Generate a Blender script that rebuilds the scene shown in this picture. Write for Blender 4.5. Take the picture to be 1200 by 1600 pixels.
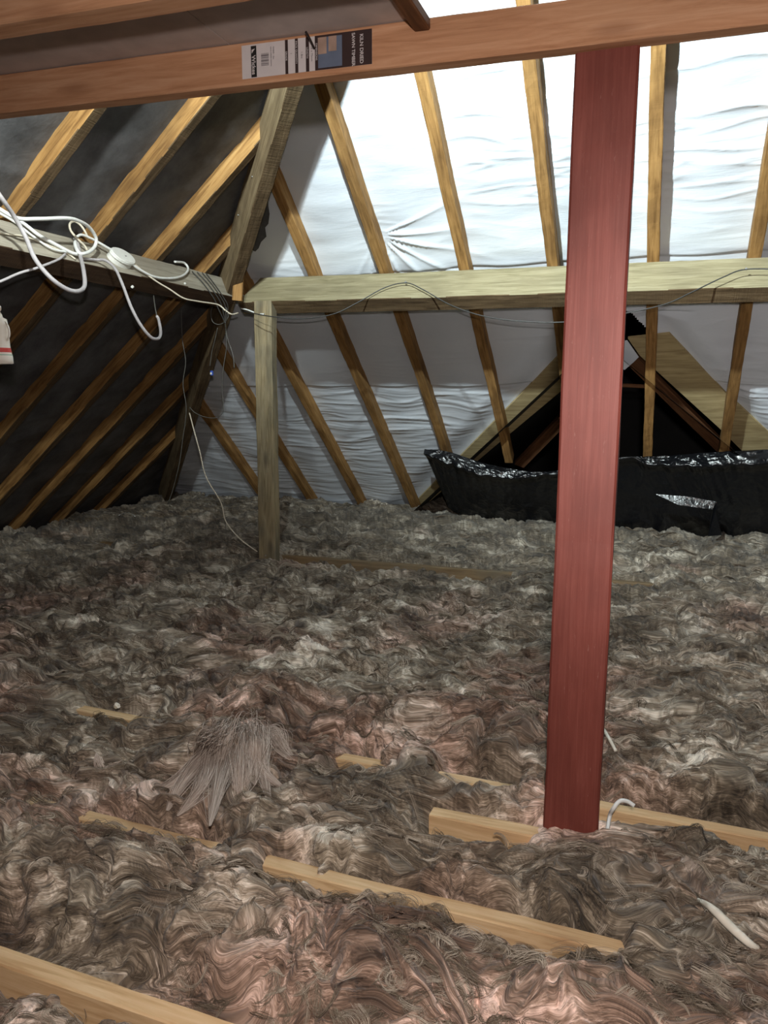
import bpy, bmesh, math, random
import numpy as np
from mathutils import Vector, Matrix

random.seed(7)
rng = np.random.default_rng(11)
SC = bpy.context.scene
COL = SC.collection
for _o in list(bpy.data.objects):
    bpy.data.objects.remove(_o)

# ------------------------------------------------------------------ camera
# World axes follow the roof: X runs along the far wall, Y towards it, Z up.
# Z = 0 is the top of the ceiling joists.
PITCH, YAW, FPX, EYE = math.radians(8.9), math.radians(20.0), 1200.0, 1.30
cam_d = bpy.data.cameras.new('camera')
cam = bpy.data.objects.new('camera', cam_d)
COL.objects.link(cam)
cam.location = (0, 0, EYE)
cam.rotation_euler = (math.pi / 2 - PITCH, 0, YAW)
cam_d.sensor_fit = 'VERTICAL'
cam_d.sensor_height = 36.0
cam_d.lens = 36.0 * FPX / 1600.0
cam_d.clip_start = 0.05
SC.camera = cam

# ------------------------------------------------------------------ view, world, lamps
SC.view_settings.view_transform = 'Standard'
SC.view_settings.look = 'None'
SC.view_settings.gamma = 1.0
SC.view_settings.use_curve_mapping = False
SC.view_settings.exposure = 0.0
SC.cycles.caustics_reflective = False
SC.cycles.caustics_refractive = False
w = bpy.data.worlds.new('attic_air')
SC.world = w
w.use_nodes = True
w.node_tree.nodes['Background'].inputs[0].default_value = (0.5, 0.55, 0.62, 1)
w.node_tree.nodes['Background'].inputs[1].default_value = 0.0


def spot(name, loc, aim, watts, col, angle, blend, radius):
    d = bpy.data.lights.new(name, 'SPOT')
    d.energy = watts
    d.color = col
    d.spot_size = math.radians(angle)
    d.spot_blend = blend
    d.shadow_soft_size = radius
    o = bpy.data.objects.new(name, d)
    COL.objects.link(o)
    o.location = loc
    o.rotation_euler = (Vector(aim) - Vector(loc)).to_track_quat('-Z', 'Y').to_euler()
    return o


# cool work lamp hung above the boarded platform, out of the picture overhead
spot('work_lamp_light', (-1.0, 1.5, 3.5), (-0.5, 4.7, 3.68), 1700, (0.86, 0.98, 0.98), 110, 1.0, 0.04)
# added fill light, no lamp stands there: unseen spot that brightens the upper hip end
spot('hip_fill_light', (-1.6, 1.7, 2.82), (-3.2, 3.2, 2.75), 290, (0.94, 1.0, 0.96), 80, 0.6, 0.05)
# torches beside the camera: a wide one on the near floor, a narrow one past the red post
spot('torch_light', (0.04, -0.05, 1.50), (-0.5, 1.9, 0.80), 168, (1.0, 0.88, 0.82), 126, 1.0, 0.03)
spot('torch_beam_light', (0.08, -0.05, 1.42), (0.85, 5.0, 1.05), 215, (1.0, 0.93, 0.90), 54, 1.0, 0.03)


# ------------------------------------------------------------------ sight lines -> points on real planes
_fw = np.array([-math.sin(YAW) * math.cos(PITCH), math.cos(YAW) * math.cos(PITCH), -math.sin(PITCH)])
_rt = np.array([math.cos(YAW), math.sin(YAW), 0.0])
_up = np.cross(_rt, _fw)
_C = np.array([0, 0, EYE])


def ray(x, y):
    return _fw + _rt * (x - 600) / FPX - _up * (y - 800) / FPX


def onx(x, y, u):
    r = ray(x, y); return _C + r * u / r[0]


def ony(x, y, v):
    r = ray(x, y); return _C + r * v / r[1]


def onz(x, y, z=0.0):
    r = ray(x, y); return _C + r * (z - EYE) / r[2]


def onplane(x, y, p0, n):
    r = ray(x, y); return _C + r * (np.dot(p0 - _C, n) / np.dot(r, n))


# ------------------------------------------------------------------ roof planes (undersides of the rafters)
TH = math.radians(40.0)
T, CT, ST = math.tan(TH), math.cos(TH), math.sin(TH)
FAR_V, LEFT_U, PZ = 5.27, -3.15, 2.08
RD = 0.10                                   # rafter depth
NF = np.array([0, ST, CT])                  # outward normals
NL = np.array([-ST, 0, CT])


def far_z(v, off=0.0):
    return PZ - T * (v - FAR_V) + off / CT


def left_z(u, off=0.0):
    return PZ + T * (u - LEFT_U) + off / CT


HIP = FAR_V + LEFT_U                        # u + v on the hip line


def on_far(x, y, off=0.0):
    return onplane(x, y, np.array([0, FAR_V, PZ + off / CT]), NF)


# ------------------------------------------------------------------ object helpers
def tag(o, label=None, cat=None, group=None, kind=None):
    if label: o['label'] = label
    if cat: o['category'] = cat
    if group: o['group'] = group
    if kind: o['kind'] = kind
    return o


def link(name, me, mat, parent=None, smooth=False):
    o = bpy.data.objects.new(name, me)
    COL.objects.link(o)
    if mat is not None:
        me.materials.append(mat)
    if parent is not None:
        o.parent = parent
        o.matrix_parent_inverse = parent.matrix_world.inverted()
    if smooth and hasattr(me, 'polygons'):
        me.polygons.foreach_set('use_smooth', [True] * len(me.polygons))
    return o


def mesh_obj(name, verts, faces, mat, parent=None, smooth=False):
    me = bpy.data.meshes.new(name)
    me.from_pydata([tuple(map(float, v)) for v in verts], [], faces)
    me.validate()
    return link(name, me, mat, parent, smooth)


def empty(name, loc):
    o = bpy.data.objects.new(name, None)
    COL.objects.link(o)
    o.location = loc
    o.empty_display_size = 0.05
    bpy.context.view_layer.update()
    return o


def recalc(me):
    bm = bmesh.new(); bm.from_mesh(me)
    bmesh.ops.recalc_face_normals(bm, faces=bm.faces)
    bm.to_mesh(me); bm.free()


def beam(name, p0, p1, width, depth, mat, side=(1, 0, 0), parent=None, chamfer=0.004, wob=0.0015, step=0.06, cut0=None, cut1=None, seed=None, under=None, under_dir=None):
    """A sawn timber from p0 to p1 (centre line): `width` along `side`, `depth` across. Slightly uneven, worn arrises.
    Its own axes: X along the grain."""
    p0, p1 = Vector(p0), Vector(p1)
    ax = (p1 - p0); L = ax.length; ax.normalize()
    sy = Vector(side); sy = (sy - ax * sy.dot(ax)).normalized()
    sz = ax.cross(sy)
    R = Matrix((ax, sy, sz)).transposed().to_4x4()
    R.translation = p0
    hw, hd, c = width / 2, depth / 2, chamfer
    sec = [(-hw + c, -hd), (hw - c, -hd), (hw, -hd + c), (hw, hd - c), (hw - c, hd), (-hw + c, hd), (-hw, hd - c), (-hw, -hd + c)]
    n = max(2, int(L / step) + 1)
    r = random.Random(seed if seed is not None else name + str(round(p0.x, 3)) + str(round(p0.y, 3)))
    ph = [r.uniform(0, 6.28) for _ in range(8)]
    vs, fs = [], []
    for i in range(n):
        t = i / (n - 1)
        bow = wob * 1.2 * math.sin(t * L * 1.7 + ph[0]); bow2 = wob * 1.2 * math.sin(t * L * 1.3 + ph[1])
        for k, (y, z) in enumerate(sec):
            x = t * L
            if i == 0 and cut0: x += cut0[0] * y + cut0[1] * z
            if i == n - 1 and cut1: x += cut1[0] * y + cut1[1] * z
            e = wob * (math.sin(x * 9 + ph[k]) * .4 + r.uniform(-.35, .35))
            vs.append((x, y + bow + e * (1 if y > 0 else -1), z + bow2 + e * (1 if z > 0 else -1)))
    for i in range(n - 1):
        for k in range(8):
            a, b = i * 8 + k, i * 8 + (k + 1) % 8
            fs.append((a, b, b + 8, a + 8))
    fs.append(tuple(range(7, -1, -1)))
    fs.append(tuple(range((n - 1) * 8, n * 8)))
    me = bpy.data.meshes.new(name)
    me.from_pydata(vs, [], fs)
    recalc(me)
    o = bpy.data.objects.new(name, me)
    COL.objects.link(o)
    me.materials.append(mat)
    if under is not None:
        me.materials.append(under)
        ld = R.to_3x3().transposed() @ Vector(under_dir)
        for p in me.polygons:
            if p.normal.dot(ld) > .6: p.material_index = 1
    o.matrix_world = R
    if parent is not None:
        o.parent = parent
        o.matrix_parent_inverse = parent.matrix_world.inverted()
    bpy.context.view_layer.update()
    return o


def smooth_pts(pts, sub=8):
    """Catmull-Rom through the points."""
    P = [np.array(p, float) for p in pts]
    if len(P) < 3:
        return P
    Q = [2 * P[0] - P[1]] + P + [2 * P[-1] - P[-2]]
    out = []
    for i in range(1, len(Q) - 2):
        a, b, c, d = Q[i - 1], Q[i], Q[i + 1], Q[i + 2]
        for k in range(sub):
            t = k / sub
            out.append(.5 * ((2 * b) + (-a + c) * t + (2 * a - 5 * b + 4 * c - d) * t * t + (-a + 3 * b - 3 * c + d) * t ** 3))
    out.append(P[-1])
    return out


def tube(name, pts, radius, mat, parent=None, sides=8, sub=8, taper=None):
    pts = smooth_pts(pts, sub)
    vs, fs = [], []
    prev = None
    n = len(pts)
    for i, p in enumerate(pts):
        d = pts[min(i + 1, n - 1)] - pts[max(i - 1, 0)]
        d = d / (np.linalg.norm(d) + 1e-9)
        if prev is None:
            a = np.cross(d, [0, 0, 1.0]); a = a if np.linalg.norm(a) > .05 else np.cross(d, [1.0, 0, 0])
        else:
            a = prev - d * prev.dot(d)
        a = a / np.linalg.norm(a); prev = a
        b = np.cross(d, a)
        r = radius if taper is None else radius * taper(i / (n - 1))
        for k in range(sides):
            t = 2 * math.pi * k / sides
            vs.append(p + r * (math.cos(t) * a + math.sin(t) * b))
    for i in range(n - 1):
        for k in range(sides):
            fs.append((i * sides + k, i * sides + (k + 1) % sides, (i + 1) * sides + (k + 1) % sides, (i + 1) * sides + k))
    fs.append(tuple(range(sides - 1, -1, -1)))
    fs.append(tuple(range((n - 1) * sides, n * sides)))
    if parent is not None:
        inv = parent.matrix_world.inverted()
    o = mesh_obj(name, vs, fs, mat, parent, True)
    return o


def prism(name, poly, normal, thick, mat, parent=None):
    """Flat board: polygon in space pushed along normal."""
    n = np.array(normal, float)
    k = len(poly)
    vs = [np.array(p) for p in poly] + [np.array(p) + n * thick for p in poly]
    fs = [tuple(range(k)), tuple(range(2 * k - 1, k - 1, -1))] + [(i, i + k, (i + 1) % k + k, (i + 1) % k) for i in range(k)]
    o = mesh_obj(name, vs, fs, mat, parent)
    recalc(o.data)
    return o


def box(name, c, s, mat, parent=None, bev=0.0, rot=None, segs=2):
    bm = bmesh.new()
    bmesh.ops.create_cube(bm, size=1.0)
    for v in bm.verts:
        v.co = Vector((v.co.x * s[0], v.co.y * s[1], v.co.z * s[2]))
    if bev:
        bmesh.ops.bevel(bm, geom=bm.edges[:], offset=bev, segments=segs, profile=.5, affect='EDGES')
    if rot is not None:
        bmesh.ops.transform(bm, matrix=rot, verts=bm.verts)
    for v in bm.verts:
        v.co += Vector(c)
    me = bpy.data.meshes.new(name)
    bm.to_mesh(me); bm.free()
    return link(name, me, mat, parent)


def disc(name, c, axis, r, h, mat, parent, seg=28, bev=.004, long=1.0):
    bm = bmesh.new()
    bmesh.ops.create_cone(bm, cap_ends=True, segments=seg, radius1=r, radius2=r * .94, depth=h)
    bmesh.ops.bevel(bm, geom=[e for e in bm.edges if abs(e.verts[0].co.z - e.verts[1].co.z) < 1e-5 and e.verts[0].co.z > 0], offset=bev, segments=2, affect='EDGES')
    for v in bm.verts: v.co.y *= long
    q = Vector((0, 0, 1)).rotation_difference(Vector(axis)).to_matrix().to_4x4()
    bmesh.ops.transform(bm, matrix=q, verts=bm.verts)
    for v in bm.verts: v.co += Vector(c)
    me = bpy.data.meshes.new(name); bm.to_mesh(me); bm.free()
    return link(name, me, mat, parent, False)


# ------------------------------------------------------------------ materials
def new_mat(name):
    m = bpy.data.materials.new(name); m.use_nodes = True
    nt = m.node_tree
    return m, nt, nt.nodes['Principled BSDF'], nt.nodes, nt.links


def ramp(nodes, stops):
    r = nodes.new('ShaderNodeValToRGB')
    while len(r.color_ramp.elements) < len(stops):
        r.color_ramp.elements.new(.5)
    for e, (p, c) in zip(r.color_ramp.elements, stops):
        e.position = p
        e.color = (*c, 1) if len(c) == 3 else c
    return r


def plain(name, col, rough=.6, metal=0.0, noise=0.15, scale=30, spec=.5):
    m, nt, b, N, L = new_mat(name)
    tc = N.new('ShaderNodeTexCoord'); nz = N.new('ShaderNodeTexNoise')
    nz.inputs['Scale'].default_value = scale; nz.inputs['Detail'].default_value = 4
    L.new(tc.outputs['Object'], nz.inputs['Vector'])
    r = ramp(N, [(.3, tuple(c * (1 - noise) for c in col)), (.7, tuple(min(1, c * (1 + noise)) for c in col))])
    L.new(nz.outputs['Fac'], r.inputs[0]); L.new(r.outputs[0], b.inputs['Base Color'])
    b.inputs['Roughness'].default_value = rough; b.inputs['Metallic'].default_value = metal
    b.inputs['Specular IOR Level'].default_value = spec
    return m


def wood(name, dark, mid, light, rough=.8, grain=1.0, knots=.35, blotch=.5, bump=.25, blotch_col=None, rand=.12, saw=0.0):
    """Timber with its grain along local X: streaks, a few knots, grey/brown staining, saw marks."""
    m, nt, b, N, L = new_mat(name)
    tc = N.new('ShaderNodeTexCoord'); oi = N.new('ShaderNodeObjectInfo')
    off = N.new('ShaderNodeVectorMath'); off.operation = 'ADD'
    sc3 = N.new('ShaderNodeVectorMath'); sc3.operation = 'SCALE'; sc3.inputs[0].default_value = (37.0, 11.0, 23.0)
    L.new(oi.outputs['Random'], sc3.inputs['Scale'])
    L.new(tc.outputs['Object'], off.inputs[0]); L.new(sc3.outputs[0], off.inputs[1])
    mp = N.new('ShaderNodeMapping'); mp.inputs['Scale'].default_value = (1.6, 22 * grain, 22 * grain)
    L.new(off.outputs[0], mp.inputs['Vector'])
    n1 = N.new('ShaderNodeTexNoise'); n1.inputs['Scale'].default_value = 2.2; n1.inputs['Detail'].default_value = 8
    n1.inputs['Roughness'].default_value = .62; n1.inputs['Distortion'].default_value = .7
    L.new(mp.outputs[0], n1.inputs['Vector'])
    r1 = ramp(N, [(.28, dark), (.5, mid), (.74, light)])
    L.new(n1.outputs['Fac'], r1.inputs[0])
    # knots
    mk = N.new('ShaderNodeMapping'); mk.inputs['Scale'].default_value = (2.6, 8, 8)
    L.new(off.outputs[0], mk.inputs['Vector'])
    vo = N.new('ShaderNodeTexVoronoi'); vo.inputs['Scale'].default_value = 1.0
    L.new(mk.outputs[0], vo.inputs['Vector'])
    rk = ramp(N, [(.06, (1, 1, 1)), (.2, (0, 0, 0))])
    L.new(vo.outputs['Distance'], rk.inputs[0])
    mx = N.new('ShaderNodeMix'); mx.data_type = 'RGBA'
    kf = N.new('ShaderNodeMath'); kf.operation = 'MULTIPLY'; kf.inputs[1].default_value = knots
    L.new(rk.outputs[0], kf.inputs[0]); L.new(kf.outputs[0], mx.inputs['Factor'])
    L.new(r1.outputs[0], mx.inputs[6]); mx.inputs[7].default_value = (dark[0] * .55, dark[1] * .45, dark[2] * .4, 1)
    # blotches of dirt and age
    n2 = N.new('ShaderNodeTexNoise'); n2.inputs['Scale'].default_value = 5.5; n2.inputs['Detail'].default_value = 6
    mb = N.new('ShaderNodeMapping'); mb.inputs['Scale'].default_value = (.6, 1.6, 1.6)
    L.new(off.outputs[0], mb.inputs['Vector']); L.new(mb.outputs[0], n2.inputs['Vector'])
    r2 = ramp(N, [(.42, (0, 0, 0)), (.68, (1, 1, 1))])
    L.new(n2.outputs['Fac'], r2.inputs[0])
    bf = N.new('ShaderNodeMath'); bf.operation = 'MULTIPLY'; bf.inputs[1].default_value = blotch
    L.new(r2.outputs[0], bf.inputs[0])
    mx2 = N.new('ShaderNodeMix'); mx2.data_type = 'RGBA'
    bc = blotch_col or tuple(c * .6 for c in dark)
    L.new(bf.outputs[0], mx2.inputs['Factor']); L.new(mx.outputs[2], mx2.inputs[6]); mx2.inputs[7].default_value = (*bc, 1)
    # every stick its own tone
    hs = N.new('ShaderNodeHueSaturation')
    mr = N.new('ShaderNodeMapRange'); mr.inputs[3].default_value = 1 - rand; mr.inputs[4].default_value = 1 + rand
    L.new(oi.outputs['Random'], mr.inputs[0]); L.new(mr.outputs[0], hs.inputs['Value']); L.new(mx2.outputs[2], hs.inputs['Color'])
    L.new(hs.outputs[0], b.inputs['Base Color'])
    b.inputs['Roughness'].default_value = rough
    b.inputs['Specular IOR Level'].default_value = .3
    bp = N.new('ShaderNodeBump'); bp.inputs['Strength'].default_value = bump; bp.inputs['Distance'].default_value = .004
    if saw > 0:
        ms = N.new('ShaderNodeMapping'); ms.inputs['Scale'].default_value = (60, 2, 2)
        ns = N.new('ShaderNodeTexNoise'); ns.inputs['Scale'].default_value = 2.5; ns.inputs['Detail'].default_value = 3
        L.new(off.outputs[0], ms.inputs['Vector']); L.new(ms.outputs[0], ns.inputs['Vector'])
        ad = N.new('ShaderNodeMath'); ad.operation = 'MULTIPLY_ADD'; ad.inputs[1].default_value = saw
        L.new(ns.outputs['Fac'], ad.inputs[0]); L.new(n1.outputs['Fac'], ad.inputs[2]); L.new(ad.outputs[0], bp.inputs['Height'])
    else:
        L.new(n1.outputs['Fac'], bp.inputs['Height'])
    L.new(bp.outputs[0], b.inputs['Normal'])
    return m


M = {}
M['rafter'] = wood('rafter_pine', (.15, .075, .022), (.34, .185, .062), (.48, .28, .105), blotch=.45, blotch_col=(.10, .05, .018), saw=.5)
M['rafter_left'] = wood('rafter_old_pine', (.13, .06, .018), (.33, .18, .06), (.48, .29, .11), blotch=.5, blotch_col=(.075, .035, .012), saw=.6)
M['purlin'] = wood('purlin_pine', (.135, .115, .062), (.225, .195, .115), (.31, .275, .175), blotch=.35, blotch_col=(.12, .10, .06), knots=.2)
M['post_grey'] = wood('post_grey_pine', (.18, .14, .075), (.36, .29, .17), (.5, .42, .27), blotch=.7, blotch_col=(.13, .125, .095), knots=.55)
M['hip'] = wood('hip_old_pine', (.14, .095, .05), (.26, .19, .105), (.36, .275, .165), blotch=.5, blotch_col=(.10, .065, .035), saw=.4)
M['purlin_grey'] = wood('purlin_grey_pine', (.20, .18, .14), (.31, .285, .23), (.42, .39, .32), blotch=.35, blotch_col=(.17, .15, .12), knots=.25)
M['rough_shaded'] = wood('rough_sawn_shaded', (.05, .030, .014), (.115, .075, .038), (.20, .14, .08), blotch=.4, blotch_col=(.04, .024, .012), saw=1.2, bump=.6)  # rough-sawn undersides, with their shade put into the darker colour
M['rough_deep_shade'] = wood('rough_sawn_deep_shade', (.03, .015, .008), (.06, .033, .017), (.10, .06, .032), blotch=.4, saw=1.0, bump=.5)  # same for the hip purlin, its underside shade painted deeper still
M['post_red'] = wood('post_red_timber', (.165, .040, .029), (.195, .049, .036), (.24, .070, .053), blotch=.55, blotch_col=(.105, .024, .017), knots=.08, rough=.55, bump=.10, rand=0, grain=2.2)

def scuff(m, col, scale=(3, 30, 30), lo=.66, hi=.78, amt=.55):
    """Small worn pale marks over an existing timber."""
    nt = m.node_tree; N, L = nt.nodes, nt.links
    b = N['Principled BSDF']; src = b.inputs['Base Color'].links[0].from_socket
    tc = N.new('ShaderNodeTexCoord'); mp = N.new('ShaderNodeMapping'); mp.inputs['Scale'].default_value = scale
    nz = N.new('ShaderNodeTexNoise'); nz.inputs['Scale'].default_value = 6; nz.inputs['Detail'].default_value = 7; nz.inputs['Roughness'].default_value = .75
    L.new(tc.outputs['Object'], mp.inputs[0]); L.new(mp.outputs[0], nz.inputs['Vector'])
    r = ramp(N, [(lo, (0, 0, 0)), (hi, (amt, amt, amt))]); L.new(nz.outputs['Fac'], r.inputs[0])
    mx = N.new('ShaderNodeMix'); mx.data_type = 'RGBA'
    L.new(r.outputs[0], mx.inputs['Factor']); L.new(src, mx.inputs[6]); mx.inputs[7].default_value = (*col, 1)
    L.new(mx.outputs[2], b.inputs['Base Color'])


scuff(M['post_red'], (.50, .32, .27), (4, 22, 22), .62, .76, .38)
M['new_pine'] = wood('new_pine', (.42, .20, .10), (.58, .31, .17), (.70, .42, .26), blotch=.15, blotch_col=(.40, .18, .09), knots=.4, rough=.75)
M['joist'] = wood('joist_pine', (.44, .27, .13), (.62, .44, .245), (.73, .56, .35), blotch=.3, blotch_col=(.48, .25, .11), knots=.3)
M['joist_old'] = wood('joist_old_pine', (.16, .10, .05), (.28, .19, .10), (.38, .28, .16), blotch=.6, blotch_col=(.15, .14, .11))
M['board'] = wood('valley_board_pine', (.28, .21, .10), (.43, .34, .175), (.55, .45, .25), blotch=.35, blotch_col=(.22, .16, .08), knots=.55)
M['dark_timber'] = wood('dark_timber', (.07, .028, .012), (.15, .065, .026), (.22, .10, .045), blotch=.4)
M['chip'] = plain('platform_board_grey', (.52, .44, .405), .9, noise=.10, scale=14)
M['cable_white'] = plain('white_cable', (.80, .82, .80), .45, noise=.06)
M['cable_cream'] = plain('cream_bell_wire', (.74, .68, .55), .55, noise=.12, scale=60)
M['cable_grey'] = plain('grey_cable', (.42, .40, .41), .5, noise=.08)
M['cable_black'] = plain('black_cable', (.035, .035, .034), .5, noise=.2)
M['cable_dark'] = plain('dark_grey_wire', (.11, .11, .10), .5, noise=.2)
M['plastic_white'] = plain('white_plastic', (.82, .84, .80), .4, noise=.04)
M['plastic_cream'] = plain('cream_plastic', (.80, .75, .66), .45, noise=.05)
M['red'] = plain('red_print', (.55, .05, .04), .5, noise=.05)
M['green_print'] = plain('green_print', (.25, .42, .30), .5, noise=.05)
M['steel'] = plain('galvanised_steel', (.55, .56, .56), .35, metal=.9, noise=.15)
M['nail_dark'] = plain('rusty_nail', (.06, .045, .04), .5, metal=.6, noise=.3)
M['blue_plastic'] = plain('blue_plastic', (.05, .12, .55), .3, noise=.1)
M['paper'] = plain('label_paper', (.66, .62, .62), .7, noise=.04)
M['ink_dark'] = plain('label_dark_ink', (.035, .018, .017), .6, noise=.1)
M['ink_black'] = plain('label_black_ink', (.012, .011, .011), .6, noise=.1)
M['ink_mid'] = plain('label_grey_ink', (.22, .20, .21), .6, noise=.1)
M['print_blue'] = plain('label_blue_print', (.13, .165, .24), .6, noise=.1)
M['print_tan'] = plain('label_tan_print', (.40, .28, .22), .6, noise=.15)
M['scrap'] = plain('cream_scrap', (.72, .68, .58), .8, noise=.12)


def membrane_mat():
    m, nt, b, N, L = new_mat('silver_white_roof_membrane')
    tc = N.new('ShaderNodeTexCoord')
    n1 = N.new('ShaderNodeTexNoise'); n1.inputs['Scale'].default_value = 3.0; n1.inputs['Detail'].default_value = 6
    L.new(tc.outputs['Object'], n1.inputs['Vector'])
    r = ramp(N, [(.3, (.74, .80, .88)), (.7, (.80, .85, .92))])
    L.new(n1.outputs['Fac'], r.inputs[0]); L.new(r.outputs[0], b.inputs['Base Color'])
    b.inputs['Roughness'].default_value = .45
    b.inputs['Specular IOR Level'].default_value = .4
    mp = N.new('ShaderNodeMapping'); mp.inputs['Scale'].default_value = (3, 22, 22)
    n2 = N.new('ShaderNodeTexNoise'); n2.inputs['Scale'].default_value = 3; n2.inputs['Detail'].default_value = 5; n2.inputs['Distortion'].default_value = 1.2
    L.new(tc.outputs['Object'], mp.inputs[0]); L.new(mp.outputs[0], n2.inputs['Vector'])
    bp = N.new('ShaderNodeBump'); bp.inputs['Strength'].default_value = .12; bp.inputs['Distance'].default_value = .01
    L.new(n2.outputs['Fac'], bp.inputs['Height']); L.new(bp.outputs[0], b.inputs['Normal'])
    return m


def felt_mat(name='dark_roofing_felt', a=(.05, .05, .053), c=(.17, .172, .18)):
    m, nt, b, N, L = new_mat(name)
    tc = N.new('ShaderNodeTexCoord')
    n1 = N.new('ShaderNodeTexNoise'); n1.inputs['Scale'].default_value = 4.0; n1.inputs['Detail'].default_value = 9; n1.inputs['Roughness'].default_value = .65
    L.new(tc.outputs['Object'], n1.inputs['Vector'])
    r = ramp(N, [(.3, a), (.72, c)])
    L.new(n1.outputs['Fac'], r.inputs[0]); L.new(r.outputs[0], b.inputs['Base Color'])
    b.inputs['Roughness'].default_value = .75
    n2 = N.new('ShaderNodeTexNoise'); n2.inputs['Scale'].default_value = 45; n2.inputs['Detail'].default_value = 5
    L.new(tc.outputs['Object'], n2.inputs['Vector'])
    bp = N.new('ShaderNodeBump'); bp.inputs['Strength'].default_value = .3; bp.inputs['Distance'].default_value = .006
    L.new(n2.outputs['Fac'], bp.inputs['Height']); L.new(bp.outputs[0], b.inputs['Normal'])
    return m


def polythene_mat():
    m, nt, b, N, L = new_mat('black_polythene')
    b.inputs['Base Color'].default_value = (.006, .0065, .008, 1)
    b.inputs['Roughness'].default_value = .2
    b.inputs['Specular IOR Level'].default_value = .5
    tc = N.new('ShaderNodeTexCoord')
    n2 = N.new('ShaderNodeTexNoise'); n2.inputs['Scale'].default_value = 26; n2.inputs['Detail'].default_value = 6; n2.inputs['Distortion'].default_value = .8
    L.new(tc.outputs['Object'], n2.inputs['Vector'])
    bp = N.new('ShaderNodeBump'); bp.inputs['Strength'].default_value = .35; bp.inputs['Distance'].default_value = .015
    L.new(n2.outputs['Fac'], bp.inputs['Height']); L.new(bp.outputs[0], b.inputs['Normal'])
    return m


def wool_mat():
    """Dirty glass wool: brown fibre, paler and pinker strands (attribute `tone`, `pink` are the wool's own colouring)."""
    m, nt, b, N, L = new_mat('glass_wool')
    at = N.new('ShaderNodeAttribute'); at.attribute_name = 'tone'
    fl = N.new('ShaderNodeAttribute'); fl.attribute_name = 'flow'
    acc = at.outputs['Fac']
    hts = []
    for sc_, det, dist, amt in (((9, 52, 1), 4, .6, .70), ((34, 180, 1), 4, .8, .60), ((90, 420, 1), 2, .5, .5)):
        mp = N.new('ShaderNodeMapping'); mp.inputs['Scale'].default_value = sc_
        nz = N.new('ShaderNodeTexNoise'); nz.noise_dimensions = '2D'
        nz.inputs['Scale'].default_value = 1; nz.inputs['Detail'].default_value = det; nz.inputs['Distortion'].default_value = dist
        L.new(fl.outputs['Vector'], mp.inputs[0]); L.new(mp.outputs[0], nz.inputs['Vector'])
        sub = N.new('ShaderNodeMath'); sub.operation = 'SUBTRACT'; sub.inputs[1].default_value = .5
        L.new(nz.outputs['Fac'], sub.inputs[0])
        ma = N.new('ShaderNodeMath'); ma.operation = 'MULTIPLY_ADD'; ma.inputs[1].default_value = amt
        L.new(sub.outputs[0], ma.inputs[0]); L.new(acc, ma.inputs[2])
        acc = ma.outputs[0]; hts.append(nz.outputs['Fac'])
    r = ramp(N, [(.04, (.036, .027, .018)), (.40, (.165, .132, .094)), (.64, (.37, .312, .235)), (.95, (.86, .78, .66))])
    L.new(acc, r.inputs[0])
    bp1 = N.new('ShaderNodeBump'); bp1.inputs['Strength'].default_value = .9; bp1.inputs['Distance'].default_value = .012
    bp2 = N.new('ShaderNodeBump'); bp2.inputs['Strength'].default_value = .8; bp2.inputs['Distance'].default_value = .004
    L.new(hts[0], bp1.inputs['Height']); L.new(hts[1], bp2.inputs['Height']); L.new(bp1.outputs[0], bp2.inputs['Normal'])
    L.new(bp2.outputs[0], b.inputs['Normal'])
    ap = N.new('ShaderNodeAttribute'); ap.attribute_name = 'pink'
    mx = N.new('ShaderNodeMix'); mx.data_type = 'RGBA'; mx.blend_type = 'MULTIPLY'
    L.new(ap.outputs['Fac'], mx.inputs['Factor']); L.new(r.outputs[0], mx.inputs[6]); mx.inputs[7].default_value = (1.16, .93, .93, 1)
    L.new(mx.outputs[2], b.inputs['Base Color'])
    b.inputs['Roughness'].default_value = .85
    b.inputs['Specular IOR Level'].default_value = .25
    b.inputs['Sheen Weight'].default_value = .15
    return m


M['membrane'] = membrane_mat()
M['felt'] = felt_mat()
M['void'] = felt_mat('unlit_black_felt', (.006, .006, .006), (.016, .015, .014))  # gablet lining coloured near black, so the unlit void is painted in
M['poly'] = polythene_mat()
M['wool'] = wool_mat()


def hair_mat(cols=((.075, .057, .040), (.24, .195, .145), (.62, .55, .45)), attr='shade'):
    m, nt, b, N, L = new_mat('glass_wool_fibre')
    if attr:
        h = N.new('ShaderNodeAttribute'); h.attribute_name = attr; src = h.outputs['Fac']
    else:
        h = N.new('ShaderNodeHairInfo'); src = h.outputs['Random']
    r = ramp(N, [(0, cols[0]), (.5, cols[1]), (1, cols[2])])
    L.new(src, r.inputs[0]); L.new(r.outputs[0], b.inputs['Base Color'])
    b.inputs['Roughness'].default_value = .8
    b.inputs['Specular IOR Level'].default_value = .2
    return m


M['fibre'] = hair_mat()

# ------------------------------------------------------------------ numpy noise


def _hash(ix, iy, seed):
    h = (ix.astype(np.int64) * 374761393 + iy.astype(np.int64) * 668265263 + seed * 974634541) & 0xFFFFFFFF
    h = ((h ^ (h >> 13)) * 1274126177) & 0xFFFFFFFF
    return (h ^ (h >> 16)) & 0xFFFFFFFF


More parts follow.
